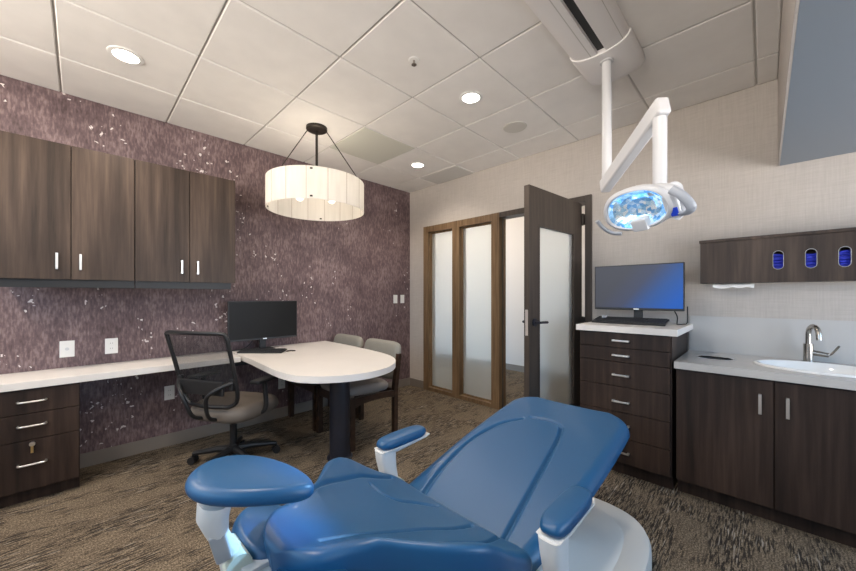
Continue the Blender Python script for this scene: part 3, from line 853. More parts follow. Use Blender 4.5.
# ================================================================== guest chairs (face -x)
def guest_chair(y0, y1, label, first=None):
    xf, xb = 1.545, 2.055
    if first is not None:
        return dup(first, (1.8, (y0 + y1) / 2, 0), None, label)
    ym = (y0 + y1) / 2
    t = thing('guest_chair', label, 'chair', (1.8, ym, 0), group='guest chairs at the desk')
    lw = .042
    for yy in (y0 + lw / 2, y1 - lw / 2):
        bm = BM(); box(bm, xf, xf + .05, yy - lw / 2, yy + lw / 2, 0, .43, bev=.004); obj('leg', bm, M['chairwood'], t)
        bm = BM()
        poly = [(xb - .045, 0), (xb, 0), (xb, .42), (xb + .045, .74), (xb + .005, .74), (xb - .045, .42)]
        prism(bm, [(a, b) for a, b in poly], yy - lw / 2, yy + lw / 2, bev=.003, axis='y'); obj('leg', bm, M['chairwood'], t)
        bm = BM()
        top = [(xf + .045, .425), (xf + .12, .428), (xf + .25, .425), (xf + .38, .418), (xb - .04, .412)]
        bot = [(xb - .04, .355), (xf + .38, .368), (xf + .25, .375), (xf + .12, .37), (xf + .045, .345)]
        prism(bm, top + bot, yy - lw / 2 + .003, yy + lw / 2 - .003, bev=.003, axis='y'); obj('side_rail', bm, M['chairwood'], t)
    bm = BM(); box(bm, xf + .01, xf + .035, y0 + lw, y1 - lw, .355, .425); obj('cross_rail', bm, M['chairwood'], t)
    bm = BM(); box(bm, xb - .035, xb - .01, y0 + lw, y1 - lw, .355, .42); obj('cross_rail', bm, M['chairwood'], t)
    bm = BM(); pad(bm, .50, .515, .085, ((xf + xb) / 2 - .025, ym, .468), n=5, crown=.012, rotm=Matrix.Rotation(math.radians(2), 4, 'Y')); obj('seat', bm, M['seatfab'], t, smooth=60)
    bm = BM(); pad(bm, .36, .545, .075, (xb + .018, ym, .665), n=6, crown=.012, rotm=Matrix.Rotation(math.radians(-82), 4, 'Y') @ Matrix.Rotation(0, 4, 'X')); obj('backrest', bm, M['greyfab'], t, smooth=60)
    return t
gc = guest_chair(2.405, 2.985, 'dark wood guest chair with grey back by the rounded desk end')
guest_chair(3.015, 3.595, 'dark wood guest chair with grey back close to the purple wall', gc)

# ================================================================== outlets and switches
def wall_plate(name, label, cat, c, wdt, hgt, kind, group=None):
    t = thing(name, label, cat, (c[0], YW, c[1]), group=group)
    x, z = c
    bm = BM(); box(bm, x - wdt / 2, x + wdt / 2, YW - .006, YW, z - hgt / 2, z + hgt / 2, bev=.002); obj('cover_plate', bm, M['plate'], t)
    if kind == 'outlet':
        for dz in (.02, -.02):
            bm = BM(); box(bm, x - .017, x + .017, YW - .0085, YW - .005, z + dz - .014, z + dz + .014, bev=.003)
            o = obj('receptacle', bm, M['plate'], t)
            for dx in (-.006, .006):
                bm = BM(); box(bm, x + dx - .001, x + dx + .001, YW - .0092, YW - .008, z + dz - .002, z + dz + .006); obj('slot', bm, M['slot'], o)
    elif kind == 'switch':
        bm = BM(); box(bm, x - .016, x + .016, YW - .010, YW - .005, z - .033, z + .033, bev=.003); obj('rocker', bm, M['plate'], t)
    else:
        bm = BM(); cyl(bm, (x, YW - .0055, z), (x, YW - .009, z), .011, 20); obj('jack', bm, M['shell'], t)
wall_plate('data_outlet', 'white wall plate with one round jack above the worktop', 'wall plate', (-.065, .892), .076, .118, 'jack')
wall_plate('wall_outlet', 'white power outlet above the worktop beneath the wall cabinets', 'outlet', (.172, .889), .074, .118, 'outlet')
wall_plate('wall_outlet', 'white power outlet under the worktop behind the task chair', 'outlet', (.535, .452), .070, .118, 'outlet')
wall_plate('wall_outlet', 'white power outlet under the desk in deep shade', 'outlet', (1.485, .36), .070, .118, 'outlet')
wall_plate('light_switch', 'white rocker switch on the purple wall, farther from the room corner', 'switch', (3.038, 1.228), .07, .115, 'switch', 'light switches')
wall_plate('light_switch', 'white rocker switch on the purple wall, closer to the room corner', 'switch', (3.165, 1.228), .07, .115, 'switch', 'light switches')

# ================================================================== six drawer cabinet
dc = thing('drawer_cabinet', 'tall dark walnut cabinet of six drawers beside the door', 'cabinet', (2.98, .71, 0))
y0, y1, xf = .424, 1.0, 2.662
bm = BM(); box(bm, xf + .02, XW - .001, y0, y1, .100, 1.019); box(bm, xf + .075, XW - .001, y0 + .002, y1 - .002, 0, .1); obj('carcass', bm, M['shadewood'], dc)
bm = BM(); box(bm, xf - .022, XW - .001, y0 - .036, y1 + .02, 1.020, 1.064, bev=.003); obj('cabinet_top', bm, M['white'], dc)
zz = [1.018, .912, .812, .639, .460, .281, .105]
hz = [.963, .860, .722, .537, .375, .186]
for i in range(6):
    bm = BM(); box(bm, xf, xf + .0195, y0 + .008, y1 - .003, zz[i + 1] + .002, zz[i] - .002, bev=.0015); d = obj('drawer', bm, M['shadewood'], dc)
    bm = BM(); bar_pull(bm, (xf, .715, hz[i]), (0, 1, 0), (-1, 0, 0), .108, w=.012); obj('handle', bm, M['nickel'], d)

monitor('wide monitor with blue gradient screen on the drawer cabinet', (3.085, .71), PI + math.radians(1.5), .605, .355, 1.166, 1.0645, M['gscreen'], foot=.24)
keyboard('black keyboard on the drawer cabinet before the blue monitor', (2.935, .735), PI, .49, .16, 1.065, slope=.17)
bm = BM(); tube(bm, smooth_path([(3.13, .50, 1.20), (3.10, .46, 1.13), (3.07, .455, 1.08), (3.05, .45, 1.0695), (3.09, .425, 1.0695), (3.13, .405, 1.075), (3.135, .402, 1.12), (3.135, .402, 1.20)], 6), .004, 8)
tag(obj('power_cable', bm, M['black']), 'black cable hanging under the blue monitor', 'cable')
bm = BM(); box(bm, 2.955, 2.995, .905, .935, 1.0646, 1.12, bev=.004)
tag(obj('adapter', bm, M['handleg']), 'small pale adapter standing behind the keyboard on the drawer cabinet', 'adapter')

# ================================================================== sink run
sc_ = thing('sink_cabinet', 'dark walnut two door base cabinet under the sink', 'cabinet', (3.0, -.05, 0))
y0, y1, xf = -.66, .405, 2.680
bm = BM(); box(bm, xf + .02, XW - .001, y0, y1, .1, .12)
box(bm, xf + .02, XW - .001, y0, y0 + .02, .12, .814); box(bm, xf + .02, XW - .001, y1 - .02, y1, .12, .814)
box(bm, XW - .02, XW - .001, y0 + .02, y1 - .02, .12, .814); box(bm, xf + .02, xf + .04, y0 + .02, y1 - .02, .12, .814)
box(bm, xf + .075, XW - .001, y0, y1, 0, .1)
obj('carcass', bm, M['shadewood'], sc_)
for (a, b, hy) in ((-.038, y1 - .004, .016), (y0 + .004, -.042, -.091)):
    bm = BM(); box(bm, xf, xf + .0195, a + .001, b - .001, .104, .806, bev=.0015); d = obj('door', bm, M['shadewood'], sc_)
    bm = BM(); bar_pull(bm, (xf, hy, .673), (0, 0, 1), (-1, 0, 0), .108, w=.014); obj('handle', bm, M['nickel'], d)

# counter slab with openings for the basin and the waste chute
def slab_with_holes(bm, x0, x1, y0, y1, z0, z1, holes):
    """holes: list of (cx, cy, ax, ay); slab filled by strips between hole columns along y"""
    n = 40
    holes = sorted(holes, key=lambda h: h[1])
    def quad_pts(z):
        pass
    # build faces by triangulating outline + hole loops
    for z, flip in ((z0, True), (z1, False)):
        edges = []
        outer = [bm.verts.new(p + (z,)) for p in ((x0, y0), (x1, y0), (x1, y1), (x0, y1))]
        loops = [outer]
        for (cx, cy, ax, ay) in holes:
            loops.append([bm.verts.new((cx + ax * math.cos(2 * PI * k / n), cy + ay * math.sin(2 * PI * k / n), z)) for k in range(n)])
        for lp in loops:
            for k in range(len(lp)): edges.append(bm.edges.new((lp[k], lp[(k + 1) % len(lp)])))
        bmesh.ops.triangle_fill(bm, edges=edges, use_beauty=True, use_dissolve=False)
        if z == z0: lowl = loops
        else:
            for a, b in zip(lowl, loops):
                for k in range(len(a)):
                    k2 = (k + 1) % len(a); bm.faces.new((a[k], a[k2], b[k2], b[k]))
CT = .861
SKX, SKY, SKA, SKB = 2.955, -.235, .200, .285
bm = BM(); slab_with_holes(bm, 2.655, XW - .009, -.70, .410, CT - .044, CT, [(SKX, SKY, SKA - .012, SKB - .012), (2.99, .235, .075, .100)])
tag(obj('countertop', bm, M['quartz'], smooth=30), 'pale grey countertop around the oval sink', 'countertop')
snk = thing('sink', 'white oval drop-in sink in the pale countertop', 'sink', (SKX, SKY, CT))
bm = BM()
pr = [(1.0, .0005), (1.0, .006), (.97, .012), (.93, .012), (.90, .006), (.86, -.03), (.74, -.10), (.5, -.135), (.12, -.145), (0, -.145)]
und = [(0, -.155), (.12, -.155), (.5, -.146), (.76, -.108), (.90, -.03), (.92, 0.0005)]
rr = []
n = 56
for (s, z) in pr:
    if s == 0: rr.append([bm.verts.new((SKX, SKY, CT + z))])
    else: rr.append([bm.verts.new((SKX + SKA * s * math.cos(2 * PI * k / n), SKY + SKB * s * math.sin(2 * PI * k / n), CT + z)) for k in range(n)])
for (s, z) in und:
    if s == 0: rr.append([bm.verts.new((SKX, SKY, CT + z))])
    else: rr.append([bm.verts.new((SKX + SKA * s * math.cos(2 * PI * k / n), SKY + SKB * s * math.sin(2 * PI * k / n), CT + z)) for k in range(n)])
seq = list(zip(rr, rr[1:])) + [(rr[-1], rr[0])]
for a, b in seq:
    for k in range(n):
        k2 = (k + 1) % n
        if len(a) == 1 and len(b) == 1: continue
        if len(a) == 1: bm.faces.new((a[0], b[k], b[k2]))
        elif len(b) == 1: bm.faces.new((a[k], b[0], a[k2]))
        else: bm.faces.new((a[k], a[k2], b[k2], b[k]))
obj('basin', bm, M['ceram'], snk, smooth=60)
bm = BM(); lathe(bm, [(0, -.140), (.02, -.140), (.026, -.1425), (.028, -.146), (0, -.146)], (SKX, SKY, CT), 24); obj('drain', bm, M['fnickel'], snk)

fa = thing('faucet', 'brushed nickel gooseneck faucet behind the sink', 'faucet', (3.228, -.2, CT))
fx, fy, fz = 3.228, -.2, CT
bm = BM(); cyl(bm, (fx, fy, fz + .0005), (fx, fy, fz + .006), .031, 28); cyl(bm, (fx, fy, fz + .004), (fx, fy, fz + .115), .0225, 24); obj('faucet_body', bm, M['fnickel'], fa)
bm = BM()
arc = [(fx, fy, fz + .11), (fx, fy, fz + .175)] + [(fx - .055 + .055 * math.cos(a), fy - .018 * (1 - math.cos(a)) , fz + .175 + .055 * math.sin(a)) for a in [PI * k / 10 for k in range(1, 11)]] + [(fx - .112, fy - .037, fz + .150)]
tube(bm, arc, .0135, 14); obj('spout', bm, M['fnickel'], fa, smooth=60)
bm = BM()
cyl(bm, (fx, fy - .015, fz + .062), (fx - .005, fy - .085, fz + .052), .017, 18, .014)
tube(bm, smooth_path([(fx - .005, fy - .083, fz + .053), (fx - .01, fy - .097, fz + .065), (fx - .02, fy - .125, fz + .115)], 5), .006, 10, True)
obj('lever', bm, M['fnickel'], fa)

wc = thing('waste_chute', 'oval steel waste opening let into the pale countertop', 'waste chute', (2.99, .235, CT))
bm = BM(); lathe(bm, [(.070, -.04), (.070, .0), (.071, .0014), (.078, .0014), (.080, .0006), (.0725, .0006), (.0725, -.04)], (2.99, .235, CT), 44, 1., 1.33, close=True); obj('rim', bm, M['chrome'], wc)
bm = BM(); lathe(bm, [(.0, -.20), (.062, -.20), (.0695, -.010), (.0675, -.010), (.060, -.196), (0, -.196)], (2.99, .235, CT), 44, 1., 1.33); obj('bag_liner', bm, M['slot'], wc)

# dispenser shelf on the wall
gd = thing('glove_dispenser', 'long dark walnut wall dispenser with three glove openings', 'dispenser', (3.25, -.2, 1.36))
sx0, sx1, sy0, sy1, sz0, sz1 = 3.185, XW - .001, -.62, .333, 1.368, 1.660
FT = .014
bm = BM()
holes = []
hy = [-.066, -.209, -.343]
hw, hh, hzc = .024, .060, 1.512
# front panel with stadium-shaped openings
n = 14
def stadium(cy, cz, w, h, grow=0.):
    w += grow; h += grow; pts = []
    for k in range(n + 1): a = PI * k / n; pts.append((cy + w * math.cos(a), cz + (h - w) + w * math.sin(a)))
    for k in range(n + 1): a = PI + PI * k / n; pts.append((cy + w * math.cos(a), cz - (h - w) + w * math.sin(a)))
    return pts
lowl = None
for xx in (sx0, sx0 + FT):
    edges = []
    loops = [[bm.verts.new((xx, a, b)) for a, b in ((sy0, sz0), (sy1, sz0), (sy1, sz1), (sy0, sz1))]]
    for cy in hy: loops.append([bm.verts.new((xx, a, b)) for a, b in stadium(cy, hzc, hw, hh)])
    for lp in loops:
        for k in range(len(lp)): edges.append(bm.edges.new((lp[k], lp[(k + 1) % len(lp)])))
    bmesh.ops.triangle_fill(bm, edges=edges, use_beauty=True, use_dissolve=False)
    if lowl is None: lowl = loops
    else:
        for a, b in zip(lowl, loops):
            for k in range(len(a)): bm.faces.new((a[k], a[(k + 1) % len(a)], b[(k + 1) % len(a)], b[k]))
obj('front_panel', bm, M['litwood'], gd, smooth=30)
bm = BM()
box(bm, sx0 + FT, sx1, sy1 - .016, sy1, sz0, sz1 - .001); box(bm, sx0 + FT, sx1, sy0, sy0 + .016, sz0, sz1 - .001)
box(bm, sx0 + FT, sx1, sy0 + .016, sy1 - .016, sz0, sz0 + .014); box(bm, sx1 - .01, sx1, sy0 + .016, sy1 - .016, sz0 + .014, sz1 - .001)
obj('carcass', bm, M['shadewood'], gd)
bm = BM(); box(bm, sx0 - .012, sx1, sy0 - .004, sy1 + .006, sz1, sz1 + .020, bev=.002); obj('lid', bm, M['litwood'], gd)
for cy in hy:
    bm = BM()
    a = stadium(cy, hzc, hw, hh, .0005); b = stadium(cy, hzc, hw, hh, -.0012)
    for xx0, xx1 in ((sx0 - .0015, sx0 + .012),):
        A0 = [bm.verts.new((xx0, p, q)) for p, q in stadium(cy, hzc, hw, hh, .0015)]; A1 = [bm.verts.new((xx1, p, q)) for p, q in a]
        B0 = [bm.verts.new((xx0, p, q)) for p, q in b]; B1 = [bm.verts.new((xx1, p, q)) for p, q in b]
        nn = len(A0)
        for k in range(nn):
            k2 = (k + 1) % nn
            bm.faces.new((A0[k], A0[k2], B0[k2], B0[k])); bm.faces.new((B0[k], B0[k2], B1[k2], B1[k])); bm.faces.new((B1[k], B1[k2], A1[k2], A1[k])); bm.faces.new((A1[k], A1[k2], A0[k2], A0[k]))
    obj('opening_trim', bm, M['greypl'], gd)
gl_lab = ['blue gloves in the dispenser opening closest to the monitor', 'blue gloves in the middle dispenser opening', 'blue gloves in the dispenser opening farthest from the monitor']
for cy, lab in zip(hy, gl_lab):
    bm = BM()
    box(bm, 3.212, 3.285, cy - .058, cy + .058, sz0 + .0145, 1.545, bev=.008)
    rng = random.Random(int(abs(cy) * 1000))
    for q in range(7):
        z = hzc - .05 + q * .013; dy = rng.uniform(-.008, .008)
        tube(bm, smooth_path([(3.214, cy - .03, z + rng.uniform(-.006, .006)), (3.206 + rng.uniform(-.003, .004), cy + dy, z + rng.uniform(-.006, .006)), (3.214, cy + .03, z + rng.uniform(-.01, .01))], 5), .008, 8)
    tag(obj('glove_stack', bm, M['glove'], smooth=60), lab, 'gloves', 'stacks of blue gloves')
# paper sheet drooping under the dispenser
bm = BM(); nx = 18
rows = []
for i in range(nx + 1):
    y = .262 - .215 * i / nx; sag = .010 * math.sin(i / nx * PI * 2.2) + .004 * i / nx
    rows.append([bm.verts.new((x_, y, 1.3655 + z_ - abs(sag) * s_)) for x_, z_, s_ in ((3.172, -.018, 1.), (3.19, -.006, .7), (3.24, -.001, .1), (3.24, -.003, .1), (3.19, -.010, .7), (3.17, -.026, 1.))])
for a, b in zip(rows, rows[1:]):
    for k in range(6): bm.faces.new((a[k], a[(k + 1) % 6], b[(k + 1) % 6], b[k]))
bm.faces.new(rows[0]); bm.faces.new(rows[-1][::-1])
tag(obj('hanging_paper_towel', bm, M['paper'], smooth=60), 'white paper towel drooping from the bottom of the glove dispenser', 'paper towel')

# ================================================================== dental light
trk = thing('light_track', 'pale grey ceiling track with a dark slot for the dental light', 'light track', (1.2, .69, H))
def tprof(sc=1., dep=.066):
    c, hwid = .682, .158 * sc
    return [(c + hwid * math.cos(PI * k / 20), H - .002 - dep * math.sin(PI * k / 20) ** .8) for k in range(21)]
bm = BM()
P = tprof()
sl = (.642, .688)
prof = [p for p in P if p[0] > sl[1]] ; prof2 = [p for p in P if p[0] < sl[0]]
zs = H - .0655
polyA = prof + [(sl[1], zs), (sl[1], H - .002)]
polyB = [(sl[0], H - .002), (sl[0], zs)] + prof2
prism(bm, polyA, .1, 2.11, axis='x'); prism(bm, polyB, .1, 2.11, axis='x')
cov = obj('track_cover', bm, M['trackw'], trk)
bm = BM(); box(bm, .1, 2.11, sl[0], sl[1], H - .045, H - .002); obj('slot_channel', bm, M['slot'], trk)
for yy in (.722, .556):
    bm = BM()
    d = H - .066 * math.sin(math.acos((yy - .682) / .158)) ** .8
    box(bm, .1, 2.105, yy - .003, yy + .003, d - .002, d + .004)
    obj('cover_groove', bm, M['vent'], cov)
bm = BM()
secs = [(2.10, 1.05, .072), (2.12, 1.06, .075), (2.38, 1.06, .075), (2.43, 1.03, .068), (2.455, .97, .05), (2.462, .93, .02)]
rr = []
for (x, s, dd) in secs: rr.append([bm.verts.new((x, a, b)) for a, b in tprof(s, dd)])
for a, b in zip(rr, rr[1:]):
    for k in range(20): bm.faces.new((a[k], a[k + 1], b[k + 1], b[k]))
    bm.faces.new((a[20], a[0], b[0], b[20]))
bm.faces.new(rr[0]); bm.faces.new(rr[-1][::-1])
cap = obj('end_cap', bm, M['trackw'], trk, smooth=50)
bm = BM(); box(bm, 2.33, 2.37, .545, .56, H - .03, H - .008, bev=.003); obj('cap_latch', bm, M['slot'], cap)

dl = thing('ceiling_dental_light', 'white articulated dental operating light hanging from the ceiling track', 'dental light', (2.19, .665, H - .075))
bm = BM(); cyl(bm, (2.19, .665, 2.675), (2.19, .665, 1.99), .0265, 24); cyl(bm, (2.19, .665, 2.66), (2.19, .665, 2.69), .036, 24); obj('drop_pole', bm, M['lampw'], dl)
A0 = Vector((2.205, .672, 1.945)); A1 = Vector((1.778, .322, 2.098))
d = (A1 - A0); Ln = d.length; dn = d.normalized(); s_ = dn.cross(Vector((0, 0, 1))).normalized(); u_ = s_.cross(dn)
mt = Matrix.Translation(A0) @ Matrix((dn, s_, u_)).transposed().to_4x4()
bm = BM()
vs = box(bm, -.03, Ln + .028, -.029, .029, -.042, .042, bev=.014, seg=3, mtx=mt)
obj('spring_arm', bm, M['lampw'], dl)
bm = BM(); cyl(bm, (2.19, .665, 1.93), (2.19, .665, 2.01), .0275, 22); obj('elbow_joint', bm, M['lampw'], dl)
PXp, PYp = 1.783, .326
bm = BM(); cyl(bm, (PXp, PYp, 2.065), (PXp, PYp, 2.095), .022, 20); obj('pivot_collar', bm, M['slot'], dl)
bm = BM()
tube(bm, smooth_path([(PXp, PYp, 2.070), (PXp, PYp, 1.95), (PXp, PYp, 1.79), (PXp, PYp, 1.745), (PXp - .008, PYp - .008, 1.71), (PXp - .02, PYp - .02, 1.685)], 5), .0275, 20)
obj('yoke_post', bm, M['lampw'], dl, smooth=60)
# lamp head: local a = to the side, b = up, c = the way the light faces
LC = Vector((1.664, .390, 1.634)); TG = Vector((.42, .70, .82))
cdir = (TG - LC).normalized(); adir = Vector((0, 0, 1)).cross(cdir); adir = adir.normalized(); bdir = cdir.cross(adir)
if bdir.z < 0: bdir = -bdir
LMr = Matrix((adir, bdir, cdir)).transposed().to_4x4()
roll = math.radians(2)
LM = Matrix.Translation(LC) @ LMr @ Matrix.Rotation(roll, 4, 'Z')
def head_outline(s=1.):
    """rounded D: wide arched top, narrower bottom"""
    pts = []
    for k in range(48):
        a = 2 * PI * k / 48; ca, sa = math.cos(a), math.sin(a)
        x = .138 * math.copysign(abs(ca) ** .82, ca); y = (.108 if sa > 0 else .078) * math.copysign(abs(sa) ** (.9 if sa > 0 else .7), sa)
        x *= 1 - .16 * max(0, -sa)
        pts.append((x * s, y * s))
    return pts
bm = BM()
secs = [(1.0, .0), (1.03, -.012), (1.0, -.03), (.90, -.06), (.70, -.085), (.4, -.098), (.0, -.10)]
rr = []
for s, c in secs:
    if s == 0: rr.append([bm.verts.new((0, 0, c))])
    else: rr.append([bm.verts.new((x, y, c)) for x, y in head_outline(s)])
inn = [(.90, .004), (.86, -.004)]
rim0 = [[bm.verts.new((x, y, c)) for x, y in head_outline(s)] for s, c in inn]
seq = list(zip(rr, rr[1:])) + [(rim0[0], rr[0]), (rim0[1], rim0[0])]
for a, b in seq:
    for k in range(48):
        k2 = (k + 1) % 48
        if len(b) == 1: bm.faces.new((a[k], b[0], a[k2]))
        else: bm.faces.new((a[k], a[k2], b[k2], b[k]))
bmesh.ops.transform(bm, matrix=LM, verts=bm.verts)
head = obj('lamp_head', bm, M['lampw'], dl, smooth=60)
bm = BM(); rr = []
for s, c in ((.865, -.003), (.78, -.022), (.62, -.040), (.42, -.052), (.2, -.058), (0, -.060)):
    if s == 0: rr.append([bm.verts.new((0, 0.0, c))])
    else: rr.append([bm.verts.new((x, y, c)) for x, y in head_outline(s)])
for a, b in zip(rr, rr[1:]):
    for k in range(48):
        k2 = (k + 1) % 48
        if len(b) == 1: bm.faces.new((a[k], b[0], a[k2]))
        else: bm.faces.new((a[k], a[k2], b[k2], b[k]))
bmesh.ops.transform(bm, matrix=LM, verts=bm.verts)
obj('reflector', bm, M['reflector'], head, smooth=12)
bm = BM(); box(bm, -.030, .034, -.082, -.030, -.030, .016, bev=.008, mtx=LM); obj('led_housing', bm, M['lampw'], head)
bm = BM(); box(bm, -.02, .024, -.076, -.036, -.034, -.0305, mtx=LM); obj('led_emitter', bm, M['dglow'], head)
bm = BM(); box(bm, .102, .158, -.060, .040, -.055, -.004, bev=.012, seg=3, mtx=LM); obj('side_body', bm, M['lampw'], head)
bm = BM(); box(bm, .122, .150, -.050, -.014, -.006, -.002, bev=.001, mtx=LM); 
obj('badge', bm, M['badge'], head)
bm = BM()
pw = [LM @ Vector(p) for p in ((.05, .06, -.06), (.10, .055, -.055), (.145, .03, -.045), (.150, -.03, -.035), (.12, -.06, -.03))]
tube(bm, smooth_path(pw, 5), .024, 14, True)
kn = LM @ Vector((.14, .045, -.05))
tube(bm, [Vector((PXp - .012, PYp - .012, 1.70)), kn], .03, 16)
obj('head_knuckle', bm, M['lampw'], head, smooth=60)
for sgn in (-1, 1):
    bm = BM()
    p = [(-.095, -.085, -.01), (-.130, -.068, .0), (-.155, -.030, .01), (-.166, .010, .015)] if sgn < 0 else [(.145, -.050, -.02), (.178, -.045, .0), (.200, -.022, .01), (.184, .028, .01), (.150, .062, .0)]
    tube(bm, smooth_path([LM @ Vector(q) for q in p], 6), .017, 14, True, flat=.5)
    obj('handle', bm, M['handleg'], head, smooth=60)
l = bpy.data.lights.new('dental_beam', 'SPOT'); l.energy = 240; l.color = (.30, .62, 1.0); l.spot_size = math.radians(10); l.spot_blend = .8; l.shadow_soft_size = .05
lo = bpy.data.objects.new('dental_beam', l); COL.objects.link(lo)
pos = LM @ Vector((0, 0, .03)); lo.location = pos - Vector(dl.location); lo.rotation_euler = (Vector((.345, .765, .81)) - pos).to_track_quat('-Z', 'Y').to_euler(); lo.parent = dl

# ================================================================== dental chair
Y0 = .757
ch = thing('dental_chair', 'reclined blue dental patient chair on a white base', 'dental chair', (1.2, Y0, 0))

def seg_dist(px, py, a, b):
    ax_, ay_ = a; bx_, by_ = b
    dx, dy = bx_ - ax_, by_ - ay_
    t = max(0, min(1, ((px - ax_) * dx + (py - ay_) * dy) / (dx * dx + dy * dy + 1e-12)))
    return math.hypot(px - ax_ - t * dx, py - ay_ - t * dy)
def resample(pl, n=5): return [(p.x, p.y) for p in smooth_path([(a, b, 0) for a, b in pl], n)]

def cushion(x0, x1, W, zf, r, thickf, seams, nx, ny, ends=(.06, .06), nexp=3., panel=None):
    """upholstered slab over a height field; W(x) half width; seams = polylines pressed into it"""
    bm = BM()
    xs = []
    for i in range(nx + 1):
        t = i / nx
        t = .5 - .5 * math.cos(PI * t) if False else t
        xs.append(t)
    # denser towards the ends
    xs = sorted(set([0.0, 1.0] + [ .04 * (q / 8) ** 2 for q in range(1, 8)] + [1 - .04 * (q / 8) ** 2 for q in range(1, 8)] + [.04 + .92 * i / nx for i in range(nx + 1)]))
    def hw(x):
        w = W(x)
        e0, e1 = ends
        if x - x0 < e0: w *= max(0, 1 - (1 - (x - x0) / e0) ** nexp) ** (1 / nexp)
        if x1 - x < e1: w *= max(0, 1 - (1 - (x1 - x) / e1) ** nexp) ** (1 / nexp)
        return max(w, .004)
    sg = [(s, w_, d_ * 1.5) for s, w_, d_ in seams]
    ts = []
    for j in range(ny + 1):
        t = -1 + 2 * j / ny; ts.append(math.copysign(1 - (1 - abs(t)) ** 1.25, t))
    top, bot, midl, midr = [], [], [], []
    thk = thickf if callable(thickf) else (lambda x: thickf)
    for tt in xs:
        x = lerp(x0, x1, tt); w = hw(x); rt, rb = [], []
        for t in ts:
            y = Y0 + t * w
            e = min((1 - abs(t)) * w, x - x0 + .0, x1 - x + .0)
            z = zf(x, y)
            if e < r: z -= r - math.sqrt(max(0, r * r - (r - e) ** 2))
            for s, w_, d_ in sg:
                dm = 9
                for a, b in zip(s, s[1:]):
                    if min(a[0], b[0]) - .05 < x < max(a[0], b[0]) + .05: dm = min(dm, seg_dist(x, y, a, b))
                if dm < .05: z -= d_ * math.exp(-(dm / w_) ** 2)
            if panel: z += panel(x, y)
            rt.append(bm.verts.new((x, y, z)))
            q = 1 - .10 * max(0, (abs(t) - .8) / .2)
            thick = thk(x)
            rb.append(bm.verts.new((lerp(x, (x0 + x1) / 2, .02), Y0 + t * w * (.95 if not callable(thickf) else .97), zf(x, Y0 + t * w * .9) - thick * (1 - (.5 if not callable(thickf) else .1) * abs(t) ** 4))))
        top.append(rt); bot.append(rb)
    n, m = len(top), len(ts)
    for i in range(n - 1):
        for j in range(m - 1):
            bm.faces.new((top[i][j], top[i + 1][j], top[i + 1][j + 1], top[i][j + 1])); bm.faces.new((bot[i][j], bot[i][j + 1], bot[i + 1][j + 1], bot[i + 1][j]))
        bm.faces.new((top[i][0], bot[i][0], bot[i + 1][0], top[i + 1][0])); bm.faces.new((top[i][-1], top[i + 1][-1], bot[i + 1][-1], bot[i][-1]))
    for j in range(m - 1):
        bm.faces.new((top[0][j], top[0][j + 1], bot[0][j + 1], bot[0][j])); bm.faces.new((top[-1][j], bot[-1][j], bot[-1][j + 1], top[-1][j + 1]))
    return bm

# seat and leg section
def seat_z(x, y):
    c = (y - Y0) / .28
    z = .527 + (x - .92) * .166
    return z + .010 * min(abs(c), 1.2) ** 2.5 - .006
def seat_w(x): return spline(x, [(.80, .27), (1.0, .29), (1.3, .312), (1.5, .317), (1.7, .316), (1.93, .308)])
pan = [(.84, .905), (1.06, .97), (1.30, 1.0), (1.51, .97), (1.625, .90)]
panb = [(1.66, .87), (1.672, .78), (1.655, .715), (1.60, .690), (1.5, .668), (1.15, .612), (.88, .57)]
pan2 = [(.90, Y0 + .235), (1.3, Y0 + .240), (1.55, Y0 + .225), (1.80, Y0 + .205)]
pan3 = [(a, 2 * Y0 - b) for a, b in pan2]
seams = [(resample(pan), .007, .007), (resample(panb), .007, .008)]
bm = cushion(.80, 1.925, seat_w, seat_z, .052, .080, seams, 240, 160, ends=(.05, .16), nexp=2.5)
obj('seat', bm, M['vinyl'], ch, smooth=75)
bm = BM()
rr = []
for i in range(13):
    x = .95 + .86 * i / 12; w = .20 - .04 * (i / 12); zt = seat_z(x, Y0) - .070; zb = zt - .05 * (1 - .5 * (i / 12))
    rr.append([bm.verts.new((x, Y0 + a, b)) for a, b in ((-w, zt), (-w * .96, lerp(zt, zb, .5)), (-w * .8, zb), (w * .8, zb), (w * .96, lerp(zt, zb, .5)), (w, zt))])
for a, b in zip(rr, rr[1:]):
    for k in range(6): bm.faces.new((a[k], b[k], b[(k + 1) % 6], a[(k + 1) % 6]))
bm.faces.new(rr[0]); bm.faces.new(rr[-1][::-1])
obj('seat_shell', bm, M['shell'], ch)

# backrest
ZC = [(.28, .772), (.36, .753), (.45, .722), (.645, .645), (.80, .582), (.90, .556), (.95, .545)]
def back_z(x, y):
    c = abs(y - Y0) / max(back_w(x), .16)
    rise = spline(x, [(.28, .012), (.40, .040), (.50, .058), (.58, .082), (.66, .088), (.76, .055), (.90, .010)])
    return spline(x, ZC) + rise * min(c, 1.25) ** 2.2 - .006
def back_w(x): return spline(x, [(.28, .105), (.35, .118), (.42, .138), (.47, .168), (.52, .222), (.57, .275), (.63, .308), (.69, .316), (.78, .312), (.92, .308)])
sA = [(.44, .885), (.53, .935), (.65, .975), (.76, 1.0), (.84, 1.02)]
sB = [(.685, .945), (.70, .90), (.74, .86), (.80, .845), (.86, .80)]
sC = [(.37, .69), (.42, .685), (.55, .68), (.68, .675), (.78, .665), (.86, .655)]
sD = [(.62, .545), (.72, .548), (.80, .555), (.895, .57)]
seams = [(resample(q), .006, .006) for q in (sA, sB, sC, sD)]
bm = cushion(.285, .905, back_w, back_z, .032, lambda x: spline(x, [(.28, .085), (.36, .13), (.5, .18), (.7, .19), (.9, .15)]), seams, 200, 160, ends=(.07, .05), nexp=2.2)
obj('backrest', bm, M['vinyl'], ch, smooth=75)
